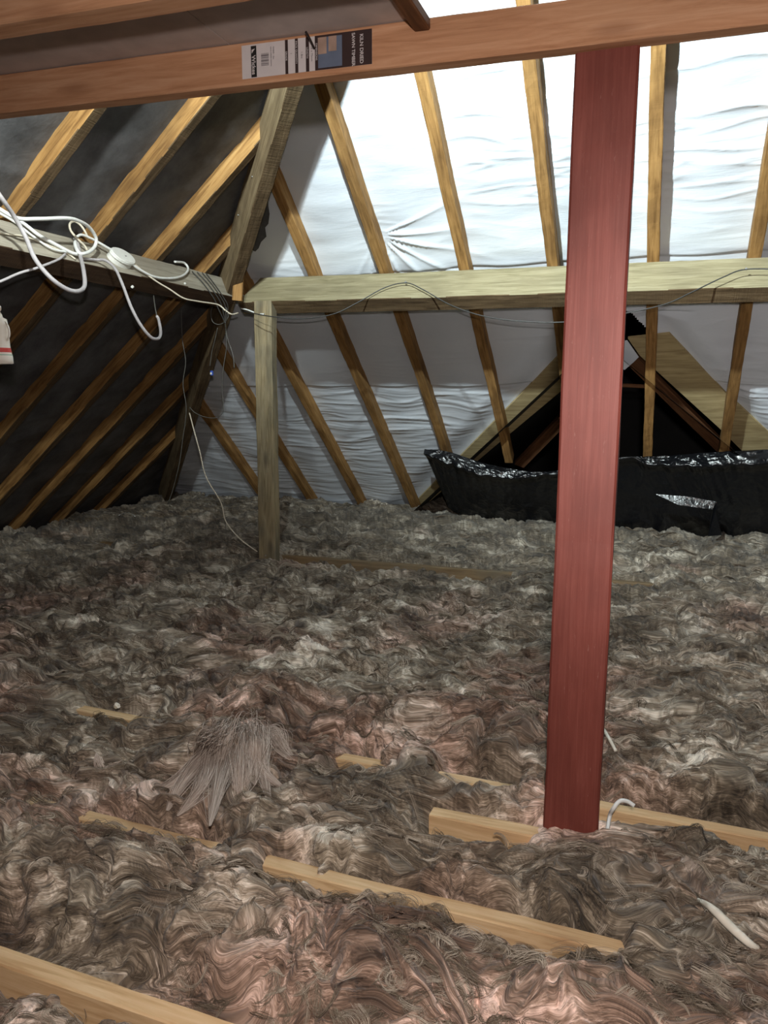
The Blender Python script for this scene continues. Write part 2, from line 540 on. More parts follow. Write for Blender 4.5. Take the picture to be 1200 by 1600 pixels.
def perlin(x, y, seed=0):
    x = np.asarray(x, float); y = np.asarray(y, float)
    ix, iy = np.floor(x), np.floor(y)
    fx, fy = x - ix, y - iy
    sx, sy = fx ** 3 * (fx * (fx * 6 - 15) + 10), fy ** 3 * (fy * (fy * 6 - 15) + 10)

    def g(dx, dy):
        a = _hash(ix + dx, iy + dy, seed) * (2 * math.pi / 4294967296.0)
        return np.cos(a) * (fx - dx) + np.sin(a) * (fy - dy)
    a = g(0, 0); b = g(1, 0); c = g(0, 1); d = g(1, 1)
    t = a + sx * (b - a)
    return (t + sy * ((c + sx * (d - c)) - t)) * 1.45


def fbm(x, y, seed=0, n=4, gain=.5):
    s, a = 0, 1.0
    for i in range(n):
        s = s + a * perlin(x * 2 ** i, y * 2 ** i, seed + i * 17); a *= gain
    return s


def sstep(a, b, x):
    t = np.clip((x - a) / (b - a), 0, 1)
    return t * t * (3 - 2 * t)


def grid_mesh(name, P, keep, mat, attrs=None, smooth=True, parent=None, vec=None):
    """P: (n, m, 3) points; keep: (n-1, m-1) faces to keep."""
    n, m = P.shape[:2]
    idx = np.arange(n * m).reshape(n, m)
    q = np.stack([idx[:-1, :-1], idx[:-1, 1:], idx[1:, 1:], idx[1:, :-1]], -1)[keep]
    used = np.zeros(n * m, bool); used[q.ravel()] = True
    remap = np.cumsum(used) - 1
    q = remap[q]
    V = P.reshape(-1, 3)[used].astype(np.float32)
    me = bpy.data.meshes.new(name)
    me.vertices.add(len(V)); me.vertices.foreach_set('co', V.ravel())
    me.loops.add(q.size); me.loops.foreach_set('vertex_index', q.ravel().astype(np.int32))
    me.polygons.add(len(q)); me.polygons.foreach_set('loop_start', np.arange(0, q.size, 4, dtype=np.int32))
    me.update(calc_edges=True)
    if smooth:
        me.polygons.foreach_set('use_smooth', np.ones(len(q), bool))
    for k, a in (attrs or {}).items():
        at = me.attributes.new(k, 'FLOAT', 'POINT')
        at.data.foreach_set('value', a.reshape(-1)[used].astype(np.float32))
    for k, a in (vec or {}).items():
        at = me.attributes.new(k, 'FLOAT_VECTOR', 'POINT')
        at.data.foreach_set('vector', a.reshape(-1, 3)[used].astype(np.float32).ravel())
    return link(name, me, mat, parent)


# ================================================================== THE SETTING
RIDGE_V, EAST_U = 2.0, 4.2
RIDGE_Z = far_z(RIDGE_V, RD)
MV = FAR_V + (PZ + RD / CT) / T             # where the far membrane meets z = 0
RAFTER_U = [-4.23, -3.64, -3.05, -2.445, -1.90, -1.325, -0.745, -0.125, 0.455, 1.05, 1.64]
RAFTER_V = [1.95, 2.53, 3.13, 3.72, 4.30, 4.87, 5.44, 6.02, 6.6]

# opening of the gablet in the far slope, between the valley boards (in x, y of the plan)
BO = RD + .003                              # the boards sit on the rafters
LB_out = [on_far(x, y, BO) for x, y in ((634, 800), (867, 562), (905, 523))]
LB_in = [on_far(x, y, BO) for x, y in ((900, 590), (872, 615), (770, 700), (672, 783))]
RB_out = [on_far(x, y, BO) for x, y in ((1046, 522), (1133, 614), (1235, 706))]
RB_in = [on_far(x, y, BO) for x, y in ((1190, 735), (1125, 670), (1000, 556), (981, 529))]
cL0, cL1 = (LB_out[1] * .45 + LB_in[1] * .55), (LB_out[0] * .5 + LB_in[3] * .5)
cR0, cR1 = (RB_out[0] * .55 + RB_in[3] * .45), (RB_out[1] * .5 + RB_in[1] * .5)


def line_v(p, q, u):
    t = (u - p[0]) / (q[0] - p[0])
    return p[1] + t * (q[1] - p[1])


def in_opening(u, v):
    apex = .5 * (cL0[0] + cR0[0])
    vl = line_v(cL0, cL1, u); vr = line_v(cR0, cR1, u)
    return v > np.where(u < apex, vl, vr)


# --- far slope: wrinkled silvery membrane
su = np.concatenate([np.arange(-5.9, -3.1, .03), np.arange(-3.1, 1.0, .0125), np.arange(1.0, EAST_U + .02, .04)])
ss = np.concatenate([np.arange(-.25, 5.2, .0105), np.arange(5.2, 7.6, .03)])            # distance up the slope from z = 0
U, S = np.meshgrid(su, ss)
V0 = MV - S * CT
wx = U + .05 * perlin(U * 3, S * 3, 3); wy = S + .05 * perlin(U * 2.2, S * 3, 9)
wr = (1 - np.abs(perlin(wx * .8, wy * 4.2, 21))) ** 7 * .012 * sstep(-.15, .45, perlin(U * .8 + 2, S * 1.0, 25))
wr += (1 - np.abs(perlin(wx * 1.6 + 9, wy * 13, 22))) ** 7 * .006 * (.15 + .9 * sstep(.0, .5, perlin(U * 1.2, S * 1.1, 5)))
wr += .004 * perlin(wx * 2.5, wy * 9, 31) + .010 * fbm(U * .9, S * 1.6, 40, 2)
lowpart = 1 - sstep(1.9, 2.25, S)
wr += lowpart * ((1 - np.abs(perlin(wx * 1.4 + 4, wy * 15, 62))) ** 5 * .0045 + .0015 * perlin(wx * 5, wy * 22, 63))
smooth_band = sstep(2.05, 2.2, S) * (1 - sstep(3.0, 3.2, S))
wr *= (1 - .65 * smooth_band)
# star of tight pulls radiating from one fixing
for (px_, py_), amp, k, a0, a1 in (((592, 366), .019, 19, -2.2, .40), ((1125, 600), .012, 9, 1.4, 3.6)):
    c = on_far(px_, py_, RD)
    cs = (MV - c[1]) / CT
    du, ds = U - c[0], S - cs
    r_ = np.hypot(du, ds); ph = np.arctan2(ds, du)
    ph2 = np.where(ph < -math.pi / 2 - .8, ph + 2 * math.pi, ph)
    mask = sstep(a0 - .15, a0 + .1, ph2) * (1 - sstep(a1 - .1, a1 + .15, ph2))
    star = (1 - np.abs(np.sin(ph2 * k / 2 + 1.2 * perlin(ph2 * 2, ph2 * 0 + 3, 77)))) ** 2
    wr += amp * mask * star * np.exp(-(r_ / .50) ** 2) * sstep(0, .12, r_)
sag = .016 * np.sin(math.pi * np.clip(np.mod((U - RAFTER_U[4]) / .585, 1), 0, 1)) ** 2
lap = .006 * (np.mod(S - 2.12, 1.42) < .71)
disp = -(sag + wr) + lap * 0
dL = np.minimum(np.abs((V0 - line_v(cL0, cL1, U)) * .70), np.abs((V0 - line_v(cR0, cR1, U)) * .75))
nearb = 1 - sstep(.10, .30, np.where(V0 > 5.7, dL, 9))
nearb = np.maximum(nearb, np.where(in_opening(U, V0), 1.0, 0))
disp = disp * (1 - .9 * nearb) + .030 * nearb
disp += -.010 * sstep(2.115, 2.125, S) * (1 - sstep(2.13, 2.5, S))   # overlap of two sheets
disp += -.010 * sstep(3.345, 3.355, S) * (1 - sstep(3.36, 3.7, S))
P = np.stack([U, V0 + disp * ST, (S * ST) + disp * CT], -1)
uc, vc = U[:-1, :-1] + .006, V0[:-1, :-1]
keep = (uc + vc > HIP - .06) & ~in_opening(uc, vc) & (vc > RIDGE_V) & (U[:-1, :-1] > -6)
o = grid_mesh('ceiling', P, keep, M['membrane'])
tag(o, 'silvery white wrinkled roofing membrane behind the far rafters', None, None, 'structure')

# --- hip (end) slope: dark bitumen felt
sv = np.arange(-2.2, 8.2, .03)
ss2 = np.arange(-.25, 7.6, .025)
V2, S2 = np.meshgrid(sv, ss2)
U0 = (LEFT_U - (PZ + RD / CT) / T) + S2 * CT
d2 = -.012 * np.abs(np.sin(math.pi * (V2 - RAFTER_V[0]) / .58)) - .010 * fbm(V2 * 1.5, S2 * 2.2, 51, 4) \
     - .012 * (1 - np.abs(perlin(V2 * .9 + .4 * perlin(V2 * 2, S2 * 2, 4), S2 * 2.3, 52))) ** 6
P = np.stack([U0 - d2 * ST, V2, S2 * ST + d2 * CT], -1)
keep = (U0[:-1, :-1] + V2[:-1, :-1] < HIP + .03) & (U0[:-1, :-1] - V2[:-1, :-1] < (HIP - 2 * RIDGE_V) + .0 + 0.9)
o = grid_mesh('ceiling_hip', P, keep, M['felt'])
tag(o, 'dark grey bitumen felt behind the hip end rafters', None, None, 'structure')

# --- near slope, gable and floor beyond the frame close the roof space
nz0 = RIDGE_Z
nv1 = RIDGE_V - nz0 / T
mesh_obj('ceiling_near', [(-2.6, RIDGE_V, nz0), (EAST_U, RIDGE_V, nz0), (EAST_U, nv1, 0), (-5.9, nv1, 0)], [(0, 1, 2, 3)], M['felt'])['kind'] = 'structure'
mesh_obj('wall_gable', [(EAST_U, nv1, -.2), (EAST_U, MV + .2, -.2), (EAST_U, RIDGE_V, nz0)], [(0, 1, 2)], plain('gable_brick_dust', (.20, .14, .11), .9))['kind'] = 'structure'
mesh_obj('floor', [(-6.2, nv1, -.16), (EAST_U, nv1, -.16), (EAST_U, 12.5, -.16), (-6.2, 12.5, -.16)], [(0, 1, 2, 3)], plain('ceiling_board_back', (.12, .10, .085), .9))['kind'] = 'structure'
# roof of the dark gablet seen through the opening
gu = .5 * (cL0[0] + cR0[0]); gz = .5 * (cL0[2] + cR0[2]) + .12
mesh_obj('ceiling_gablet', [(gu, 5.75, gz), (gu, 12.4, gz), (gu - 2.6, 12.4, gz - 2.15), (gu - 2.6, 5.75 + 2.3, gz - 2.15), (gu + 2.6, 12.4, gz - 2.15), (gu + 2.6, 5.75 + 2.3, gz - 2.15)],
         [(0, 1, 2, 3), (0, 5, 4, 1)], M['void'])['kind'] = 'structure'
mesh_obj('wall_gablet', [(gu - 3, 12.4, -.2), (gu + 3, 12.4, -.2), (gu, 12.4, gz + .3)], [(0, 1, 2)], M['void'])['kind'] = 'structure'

# ================================================================== ROOF TIMBERS
# far rafters
far_names = {
    -3.64: 'dark rafter of the far slope, fourth from the grey post towards the hip corner',
    -3.05: 'short rafter starting low on the hip, behind the grey post top',
    -2.445: 'rafter of the far slope springing from the side of the hip timber',
    -1.90: 'golden rafter with a waney notch, on the white membrane beside the star-shaped pulls',
    -1.325: 'rafter on the white membrane midway between the star-shaped pulls and the red post',
    -0.745: 'rafter on the white membrane just before the red post',
    -0.125: 'rafter just past the red post, with a broad shadow beside it on the membrane',
    0.455: 'rafter farthest from the hip, crossing in front of the lower valley board',
    -4.23: 'far slope rafter deep in the dark hip corner',
}
for u in RAFTER_U[:9]:
    vt = max(RIDGE_V + .05, HIP - u + .03)
    v_end = MV - .06
    if u in (-.745, -.125): v_end = 6.98
    if u in (-1.325,): v_end = 7.0
    if u == .455: v_end = 6.95
    p0 = (u, vt, far_z(vt, RD / 2)); p1 = (u, v_end, far_z(v_end, RD / 2))
    o = beam('rafter', p0, p1, .072, RD - .004, M['rafter'], side=(1, 0, 0), wob=.003, step=.05)
    tag(o, far_names[u], 'rafter', 'rafters of the far slope')
# hip-end rafters
left_names = ['hip end rafter nearest the camera, ending low under the bundle of white cables',
              'hip end rafter next to the nearest one, above the hanging grey loop',
              'golden hip end rafter at the picture edge, behind the thick white cable',
              'golden hip end rafter rising just beyond the white junction box',
              'shorter golden hip end rafter ending against the hip timber with a nail near its top',
              'stub of hip end rafter next to the hip foot, above the wound black wires',
              'dark hip end rafter low behind the hanging wires',
              'dark hip end rafter low in the corner, farther than the hanging wires',
              'last dark hip end rafter in the hip corner']
for v, lab in zip(RAFTER_V, left_names):
    ut = min(HIP - v - .03, -1.9 + .0 * v)
    ub = LEFT_U - (PZ + RD / CT) / T + .06
    p0 = (ut, v, left_z(ut, RD / 2)); p1 = (ub, v, left_z(ub, RD / 2))
    if ut - ub < .15: continue
    o = beam('rafter', p0, p1, .07, RD - .004, M['rafter_left'], side=(0, 1, 0), wob=.003, step=.05, under=M['rough_shaded'], under_dir=-NL)
    tag(o, lab, 'rafter', 'rafters of the hip end')
# hip timber
HC = 2.0                                    # the hip stands in the upright plane u + v = HC
hu0, hu1 = -1.1, -5.45
hroot = empty('hip_rafter', (hu1, HC - hu1, .05))
tag(hroot, 'heavy hip timber running down the corner where the two roof slopes meet', 'rafter')
beam('hip_timber', (hu0, HC - hu0, left_z(hu0) - .085), (hu1, HC - hu1, left_z(hu1) - .085), .085, .265, M['hip'], side=(1, 1, 0), parent=hroot, wob=.003, under=M['rough_shaded'], under_dir=(.5, -.5, -.75))
NH = np.array([1, 1, 0]) / math.sqrt(2)
q0, q1 = [ony(x, y, 4.93) for x, y in ((374.5, 410), (371, 470))]
tag(beam('packing_block', q0, q1, .068, .05, M['rafter'], side=_rt, parent=hroot), 'tan sawn packing block')

# purlins
# both purlins lie square to the rafters, flat against them
DS_F, DS_L = np.array([0, CT, -ST]), np.array([-CT, 0, -ST])
FH, FWD = .25, .12
pA0 = np.array([-2.915, 5.207, far_z(5.207)]); pA1 = np.array([1.9, 5.275, far_z(5.275)])
o = beam('far_purlin', pA0 - NF * FH / 2 + DS_F * FWD / 2, pA1 - NF * FH / 2 + DS_F * FWD / 2, FH, FWD, M['purlin'], side=NF, wob=.002, cut0=(.42, 0), under=M['rough_shaded'], under_dir=-NF)
tag(o, 'long pale sawn purlin crossing under the far rafters, carried by the grey post', 'beam')
PL_U = -3.095
pB0 = np.array([PL_U, 5.03, left_z(PL_U)]); pB1 = np.array([PL_U, .2, left_z(PL_U)])
o = beam('hip_purlin', pB0 - NL * .1 + DS_L * .0575, pB1 - NL * .1 + DS_L * .0575, .20, .115, M['purlin_grey'], side=NL, wob=.002, under=M['rough_deep_shade'], under_dir=-NL)
tag(o, 'grey weathered purlin under the hip end rafters with white cables lying along it', 'beam')
FACE_P, FACE_N = np.array([PL_U, 0, left_z(PL_U)]), np.array([CT, 0, ST])

# posts
gt0, gt1 = ony(420, 474, 5.125), onz(425, 884)
o = beam('grey_post', (-2.785, 5.085, -.12), (-2.762, 5.085, 1.945), .14, .085, M['post_grey'], side=(1, 0, 0), wob=.003, chamfer=.006)
tag(o, 'weathered grey timber post standing in the wool under the end of the far purlin', 'post')
o = beam('red_post', (-.204, 2.185, -.14), (-.186, 2.185, 2.153), .158, .05, M['post_red'], side=(1, 0, 0), wob=.0015, chamfer=.006)
tag(o, 'red-brown stained timber post standing in front, from the wool up to the overhead beam', 'post')

# overhead platform: two beams, boards
def pbv(u): return 2.12 + .05 * (u + .2)          # front face of the beam
def pbz(u): return 2.2105 - .010 * (u + .2)       # its mid height
platform_beam = beam('platform_beam', (-2.9, pbv(-2.9) + .026, pbz(-2.9)), (1.6, pbv(1.6) + .026, pbz(1.6)), .052, .112, M['new_pine'], side=(0, 1, 0), wob=.001, chamfer=.003)
tag(platform_beam, 'new reddish pine beam overhead with a printed label, resting on the red post', 'beam')
o = beam('platform_beam', (-2.9, 1.50, pbz(-2.9) - .012), (1.6, 1.70, pbz(1.6) - .012), .07, .125, M['new_pine'], side=(0, 1, 0), wob=.001, chamfer=.003)
tag(o, 'second overhead beam nearest the camera, at the top corner of the picture', 'beam')
for (ua, ub_, lab) in ((-2.5, -1.2265, 'grey platform board overhead before the seam, beside the printed label'), (-1.2235, -.69, 'grey platform board overhead after the seam, above the printed label')):
    poly = [(u, pbv(u) + d, pbz(u) + .058) for u, d in ((ua, .05), (ub_, .05), (ub_, -.78), (ua, -.78))]
    o = prism('platform_board', poly, (0, 0, 1), .018, M['chip'])
    tag(o, lab, 'board', 'platform boards')
o = beam('platform_noggin', (-.655, 1.72, pbz(-.655) + .04), (-.655, pbv(-.655) - .002, pbz(-.655) + .04), .045, .03, M['dark_timber'], side=(1, 0, 0))
tag(o, 'short reddish batten overhead along the end of the platform boards', 'batten')

# ================================================================== JOISTS
JOISTS = [  # v at u=-2, v at u=.5, half width
    ('joist', -3.2, 1.235, 1.6, 1.165, 'bright pine joist at the bottom corner of the picture, with a dark knot hole'),
    ('joist', -4.0, 1.800, 1.6, 1.715, 'pine joist winding in and out of the wool across the lower part of the floor'),
    ('joist', -4.2, 2.470, 1.6, 2.330, 'pine joist passing behind the foot of the red post'),
    ('joist', -4.6, 5.215, 3.0, 5.360, 'thin weathered joist edge crossing the far wool at the foot of the grey post'),
]
for n_, u0, v0, u1, v1, lab in JOISTS:
    old = v0 > 5
    o = beam(n_, (u0, v0, -.015 if old else -.055), (u1, v1, -.015 if old else -.055), .05, .11, M['joist_old'] if old else M['joist'], side=(0, 1, 0), wob=.002, chamfer=.004)
    tag(o, lab, 'joist', 'ceiling joists')
d_j = bpy.data.objects['joist']
disc('knot_hole', ony(45, 1566, 1.183), (0, -1, 0), .007, .004, M['nail_dark'], d_j, 14, .001, 1.0)
o = beam('joist', (-.625, 2.155, -.05), (-.288, 2.15, -.05), .055, .10, M['joist'], side=(0, 1, 0), wob=.0015, chamfer=.004)
tag(o, 'short cut joist whose square end shows just before the foot of the red post', 'joist', 'ceiling joists')

# ================================================================== GLASS WOOL


def joist_v(k, u):
    _, u0, v0, u1, v1, _ = JOISTS[k]
    return v0 + (u - u0) / (u1 - u0) * (v1 - v0)


EXPOSED = [(0, -2.6, -.62), (1, -1.86, -1.78), (1, -1.60, -1.13), (1, -.99, -.83), (1, -.80, -.02), (2, -2.20, -1.87), (2, -1.05, -.86), (2, -.66, -.36),
           (2, -.13, .60), (3, -2.7, -1.0), (3, -.62, -.05)]


def wool(u, v):
    """Height of the wool and its colouring at plan points."""
    w1u = u + .11 * perlin(u * 3.1, v * 3.1, 101) + .045 * perlin(u * 8.3, v * 8.3, 102)
    w1v = v + .12 * perlin(u * 3.1, v * 3.1, 103) + .050 * perlin(u * 8.3, v * 8.3, 104)
    w2u = w1u + .020 * perlin(w1u * 20, w1v * 20, 105)
    w2v = w1v + .022 * perlin(w1u * 20, w1v * 20, 106)
    z = .028 + .035 * fbm(u * 1.5, v * 1.5, 110, 3)
    b = np.abs(perlin(w1u * 3.2, w1v * 5.0, 111))
    z = z + .105 * np.sqrt(b + .008) - .045
    b2 = np.abs(perlin(w2u * 8, w2v * 12, 112))
    z = z + .050 * np.sqrt(b2 + .006) - .010
    folds = (1 - np.abs(perlin(w2u * 7, w2v * 24, 113))) ** 3
    z = z + .017 * folds * (.4 + perlin(u * 4, v * 4, 115) * .8)
    fib = perlin(w2u * 24, w2v * 95, 116)
    fib2 = perlin(w2u * 60, w2v * 200, 117)
    z = z + .0042 * fib + .0016 * fib2 + .004 * perlin(w2u * 40, w2v * 40, 118)
    # exposed stretches of joist
    for k, a, c in EXPOSED:
        jv = joist_v(k, u)
        d = v - jv
        e = .05 * perlin(u * 9, v * 0 + k * 3.7, 120 + k) + .02 * perlin(u * 31, v * 9, 130 + k)
        along = sstep(a - .05, a + .05, u + e) * (1 - sstep(c - .05, c + .05, u + e))
        wid = .030 + .022 * perlin(u * 14, v * 0 + 5.1 * k, 140 + k)
        nearside = sstep(-.10 + wid * .3 - (.16 if k == 3 else 0), -.03 - (.05 if k == 3 else 0), d)
        gap = {0: .075, 2: .055}.get(k, 0)
        farside = 1 - sstep(wid + gap, wid + gap + .045, d)
        m = along * nearside * farside
        z = z * (1 - m) + (-.045 + .01 * fib) * m
        # slump towards the joist on the camera side
        m2 = along * sstep(-.34, -.04, d) * (1 - sstep(-.05, .02, d))
        z = z - .045 * m2
    # cut joist and foot of the red post
    d = v - 2.145
    m = sstep(-.70, -.62, u) * (1 - sstep(-.36 + .06 * perlin(u * 9, v * 20, 150), -.22, u)) * sstep(-.17, -.05, d) * (1 - sstep(.035, .07, d))
    z = z * (1 - m) - (.05 + .035 * (1 - sstep(-.40, -.30, u))) * m
    m = sstep(-.70, -.6, u) * (1 - sstep(-.4, -.25, u)) * sstep(-.40, -.15, d) * (1 - sstep(-.1, -.05, d))
    z = z - .035 * m
    m = np.exp(-(((u + .62) / .10) ** 2 + ((v - 2.06) / .07) ** 2))
    z = z - .035 * m
    for (pu, pv) in ((-.195, 2.185), (-2.78, 5.13)):
        m = np.exp(-(((u - pu) / .13) ** 2 + ((v - pv + .05) / .10) ** 2))
        z = z * (1 - .75 * m) + .0 * m
    # rolls heaped behind the second joist, and between the first two
    for (a, c, v0, wd, amp) in ((-1.6, -.2, 2.68, .14, .085), (-2.0, .2, 1.50, .11, .065), (-3.0, -1.2, 3.05, .25, .05), (.0, 1.2, 2.62, .14, .03)):
        m = sstep(a - .2, a + .2, u) * (1 - sstep(c - .2, c + .2, u)) * np.exp(-((v - v0 - .04 * perlin(u * 3, v * 0, 160)) / wd) ** 2)
        z = z + amp * m
    # mound under the pulled-up tuft
    z = z + .11 * np.exp(-(((u + 1.37) / .11) ** 2 + ((v - 2.16) / .10) ** 2)) + .03 * np.exp(-(((u + 1.3) / .22) ** 2 + ((v - 2.0) / .12) ** 2))
    # crevices between lengths of quilt
    for k, v0 in enumerate((1.335, 3.06, 3.95, 4.55)):
        d = v - v0 - .05 * perlin(u * 1.7, v * 0 + k, 170 + k) - .02 * perlin(u * 6, v * 0 + k, 180 + k)
        m = np.exp(-(d / .022) ** 2) * sstep(.0, .4, perlin(u * .9 + k * 2.3, v * 0 + .5, 190 + k) + .25)
        z = z - .06 * m
    # heap up a little against the eaves
    z = z + .05 * sstep(6.6, 7.6, v)
    z = np.maximum(z, -.12)
    w2v = w2v + .55 * z
    t = .43 + .20 * perlin(w2u * 20 + 7, w2v * 75, 201) + .18 * perlin(w2u * 9, w2v * 30 + 3, 202) + .27 * fbm(u * 3, v * 3.4, 203, 3) + .10 * fib2
    strand = (1 - np.abs(perlin(w2u * 11, w2v * 48, 204))) ** 8
    t = t + .30 * strand * sstep(-.1, .5, perlin(u * 5, v * 5, 205))
    patch = sstep(.25, .65, fbm(u * 2.3 + 3, v * 3.5, 206, 3))
    t = t + .26 * patch
    pk = sstep(-.35, .45, fbm(u * 1.3 + 8, v * 1.3, 207, 3) - .22 * (v - 2.2)) * .95  # pink patches, weaker towards the far side
    return z, np.clip(t, 0, 1), np.clip(pk, 0, 1), fib, (w2u, w2v)


az = np.radians(np.arange(-46, 44, .072)) - YAW * -1      # about the line of sight
az = np.radians(np.arange(-46, 44, .072)) + YAW
inv_d = np.linspace(1 / .62, 1 / 10.2, 1120)
inv_d = np.concatenate([inv_d[inv_d > .125], np.linspace(.125, 1 / 10.2, 90)])
Dd = 1 / inv_d
AZ, DD = np.meshgrid(az, Dd)
WU, WV = -np.sin(AZ) * DD, np.cos(AZ) * DD
keepw = (WU > -5.62) & (WV < 7.72) & (WU < EAST_U - .02)
gab = (WV < 9.2) & (np.abs(WU - gu) < 1.9)
keepw |= gab & (WU > -5.62)
Z, TONE, PINK, FIB, (W2U, W2V) = wool(WU, WV)
lat = np.clip(DD / 2, .5, 1.2)
dU = .018 * perlin(W2U * 9, W2V * 14, 301) + .006 * perlin(W2U * 30, W2V * 40, 303)
dV = .022 * perlin(W2U * 9, W2V * 14, 302) + .007 * perlin(W2U * 30, W2V * 40, 304) - .25 * np.clip(Z, 0, .1)
low = sstep(-.02, .02, Z)
P = np.stack([WU + dU * low, WV + dV * low, Z], -1)
kf = keepw[:-1, :-1] & keepw[1:, 1:]
insul = grid_mesh('loft_insulation', P, kf, M['wool'], {'tone': TONE, 'pink': PINK}, vec={'flow': np.stack([W2U, W2V, 0 * W2U], -1)})
tag(insul, 'brown and pinkish glass wool quilt covering the whole attic floor between the joists', 'insulation', None, 'stuff')

# loose locks of fibre standing off the quilt
NLOCK, PER, NP = 5200, 13, 9


def strands(name, u, v, length, lift, rad, parent):
    """Locks: each a bundle of near-parallel fibres that follow one curling path over the quilt."""
    n = len(u)
    th = 3.2 * perlin(u * 2.6, v * 2.6, 401) + 1.6 * perlin(u * 9, v * 9, 402) + rng.normal(0, .5, n)
    turn = rng.normal(0, .34, n)
    cu, cv = u.copy(), v.copy()
    step = length / (NP - 1)
    lf = lift * rng.uniform(.2, 1.3, n)
    path = np.zeros((n, NP, 3)); side = np.zeros((n, NP, 2))
    for k in range(NP):
        zz = wool(cu, cv)[0]
        t = k / (NP - 1)
        path[:, k] = np.stack([cu, cv - .02 * np.clip(zz, 0, .1), zz + lf * math.sin(math.pi * (t * .9 + .05))], -1)
        side[:, k] = np.stack([-np.sin(th), np.cos(th)], -1)
        th = th + turn * (1 + .7 * math.sin(k * 1.3)) + rng.normal(0, .08, n)
        cu = cu + np.cos(th) * step; cv = cv + np.sin(th) * step * .75
    zz = path[:, :, 2].copy()
    for _ in range(3):
        zz[:, 1:-1] = np.maximum(zz[:, 1:-1] - .002, (zz[:, :-2] + zz[:, 1:-1] + zz[:, 2:]) / 3)
    path[:, :, 2] = zz
    width = length * rng.uniform(.05, .13, n)
    tt = np.linspace(0, 1, NP)
    prof = .35 + .65 * np.sin(math.pi * np.clip(tt * .8 + .15, 0, 1))
    off = rng.normal(0, 1, (n, PER))
    offz = rng.normal(0, .35, (n, PER))
    wav = np.sin(tt[None, None, :] * rng.uniform(2, 7, (n, PER, 1)) + rng.uniform(0, 6, (n, PER, 1))) * rng.normal(0, .35, (n, PER, 1))
    sl = np.clip(rng.normal(0, .10, (n, PER)), -.2, .2)
    lat = (off[:, :, None] * prof[None, None, :] + wav) * width[:, None, None]
    pos = np.repeat(path[:, None], PER, 1).copy()
    pos[..., 0] += side[:, None, :, 0] * lat; pos[..., 1] += side[:, None, :, 1] * lat
    pos[..., 2] += (offz[:, :, None] * prof + .3 * wav) * width[:, None, None] * .8
    N_ = n * PER
    hc = bpy.data.hair_curves.new(name)
    hc.add_curves([NP] * N_)
    hc.position_data.foreach_set('vector', pos.reshape(-1).astype(np.float32))
    at = hc.attributes.get('radius') or hc.attributes.new('radius', 'FLOAT', 'POINT')
    pr = np.array([math.sin(math.pi * (i + .7) / (NP + .4)) ** .6 for i in range(NP)])
    rr = np.repeat(rad, PER) * rng.uniform(.6, 1.4, N_)
    at.data.foreach_set('value', (rr[:, None] * pr[None, :]).reshape(-1).astype(np.float32))
    lk = hc.attributes.new('shade', 'FLOAT', 'CURVE')
    sh = np.clip(np.repeat(rng.beta(1.6, 2.2, n), PER) + rng.normal(0, .12, N_), 0, 1)
    lk.data.foreach_set('value', sh.astype(np.float32))
    hc.materials.append(M['fibre'])
    o = bpy.data.objects.new(name, hc)
    COL.objects.link(o)
    o.parent = parent
    return o


sd = 1 / rng.uniform(1 / 7.4, 1 / .8, NLOCK)
sa = np.radians(rng.uniform(-36, 34, NLOCK)) + YAW
fu, fv = -np.sin(sa) * sd, np.cos(sa) * sd
ok = (fu > -5.3) & (fv < 7.3)
for k, a, c in EXPOSED:
    ok &= ~((fu > a - .08) & (fu < c + .08) & (np.abs(fv - joist_v(k, fu)) < .085))
ok &= ~((fu > -.72) & (fu < -.22) & (np.abs(fv - 2.13) < .085))
ok &= ~((np.abs(fu + .195) < .16) & (np.abs(fv - 2.18) < .1))
fu, fv, sd = fu[ok], fv[ok], sd[ok]
far_k = np.clip(sd / 2.2, .75, 2.2)
ln = rng.uniform(.05, .15, len(fu)) * np.clip(sd / 2.6, .8, 1.5)
o = strands('loose_fibres', fu, fv, ln, .014 * np.clip(sd / 2.5, .8, 1.5), .00045 * far_k, insul)
o['kind'] = 'stuff'


def wisp(name, legs, mat, parent=None, n=26, spread=.012, rad=.0011, seed=1):
    """A pulled lock of wool: bundles of fibres, each bundle along its own path."""
    r = np.random.default_rng(seed)
    allp = []
    rr = []
    for path, width in legs:
        base = np.array(smooth_pts(path, 5))
        m = len(base)
        idx = np.linspace(0, m - 1, NP).astype(int)
        base = base[idx]
        tt = np.linspace(0, 1, NP)
        for _ in range(n):
            o1 = r.normal(0, width, 3) * np.array([1, 1, .6]); o2 = r.normal(0, width * .5, 3) * np.array([1, 1, .5])
            wav = np.sin(tt * r.uniform(2, 6) + r.uniform(0, 6))[:, None] * r.normal(0, width * 1.0, 3)[None, :]
            prof = np.sin(math.pi * np.clip(tt * .75 + .22, 0, 1))[:, None]
            allp.append(base + prof * o1 + o2 * (1 - tt)[:, None] + wav * prof)
            rr.append(rad * r.uniform(.6, 1.4))
    pos = np.array(allp)
    hc = bpy.data.hair_curves.new(name)
    hc.add_curves([NP] * len(pos))
    hc.position_data.foreach_set('vector', pos.reshape(-1).astype(np.float32))
    at = hc.attributes.get('radius') or hc.attributes.new('radius', 'FLOAT', 'POINT')
    prof = np.array([math.sin(math.pi * (i + .8) / (NP + .6)) ** .6 for i in range(NP)])
    at.data.foreach_set('value', (np.array(rr)[:, None] * prof[None, :]).reshape(-1).astype(np.float32))
    hc.materials.append(mat)
    o = bpy.data.objects.new(name, hc)
    COL.objects.link(o)
    return o


def ground(x, y, up=.0):
    """Point on the wool seen at (x, y), lifted by `up`."""
    p = onz(x, y, .04)
    for _ in range(6):
        z = float(wool(np.array([p[0]]), np.array([p[1]]))[0][0])
        p = onz(x, y, z)
    return p + np.array([0, 0, up])


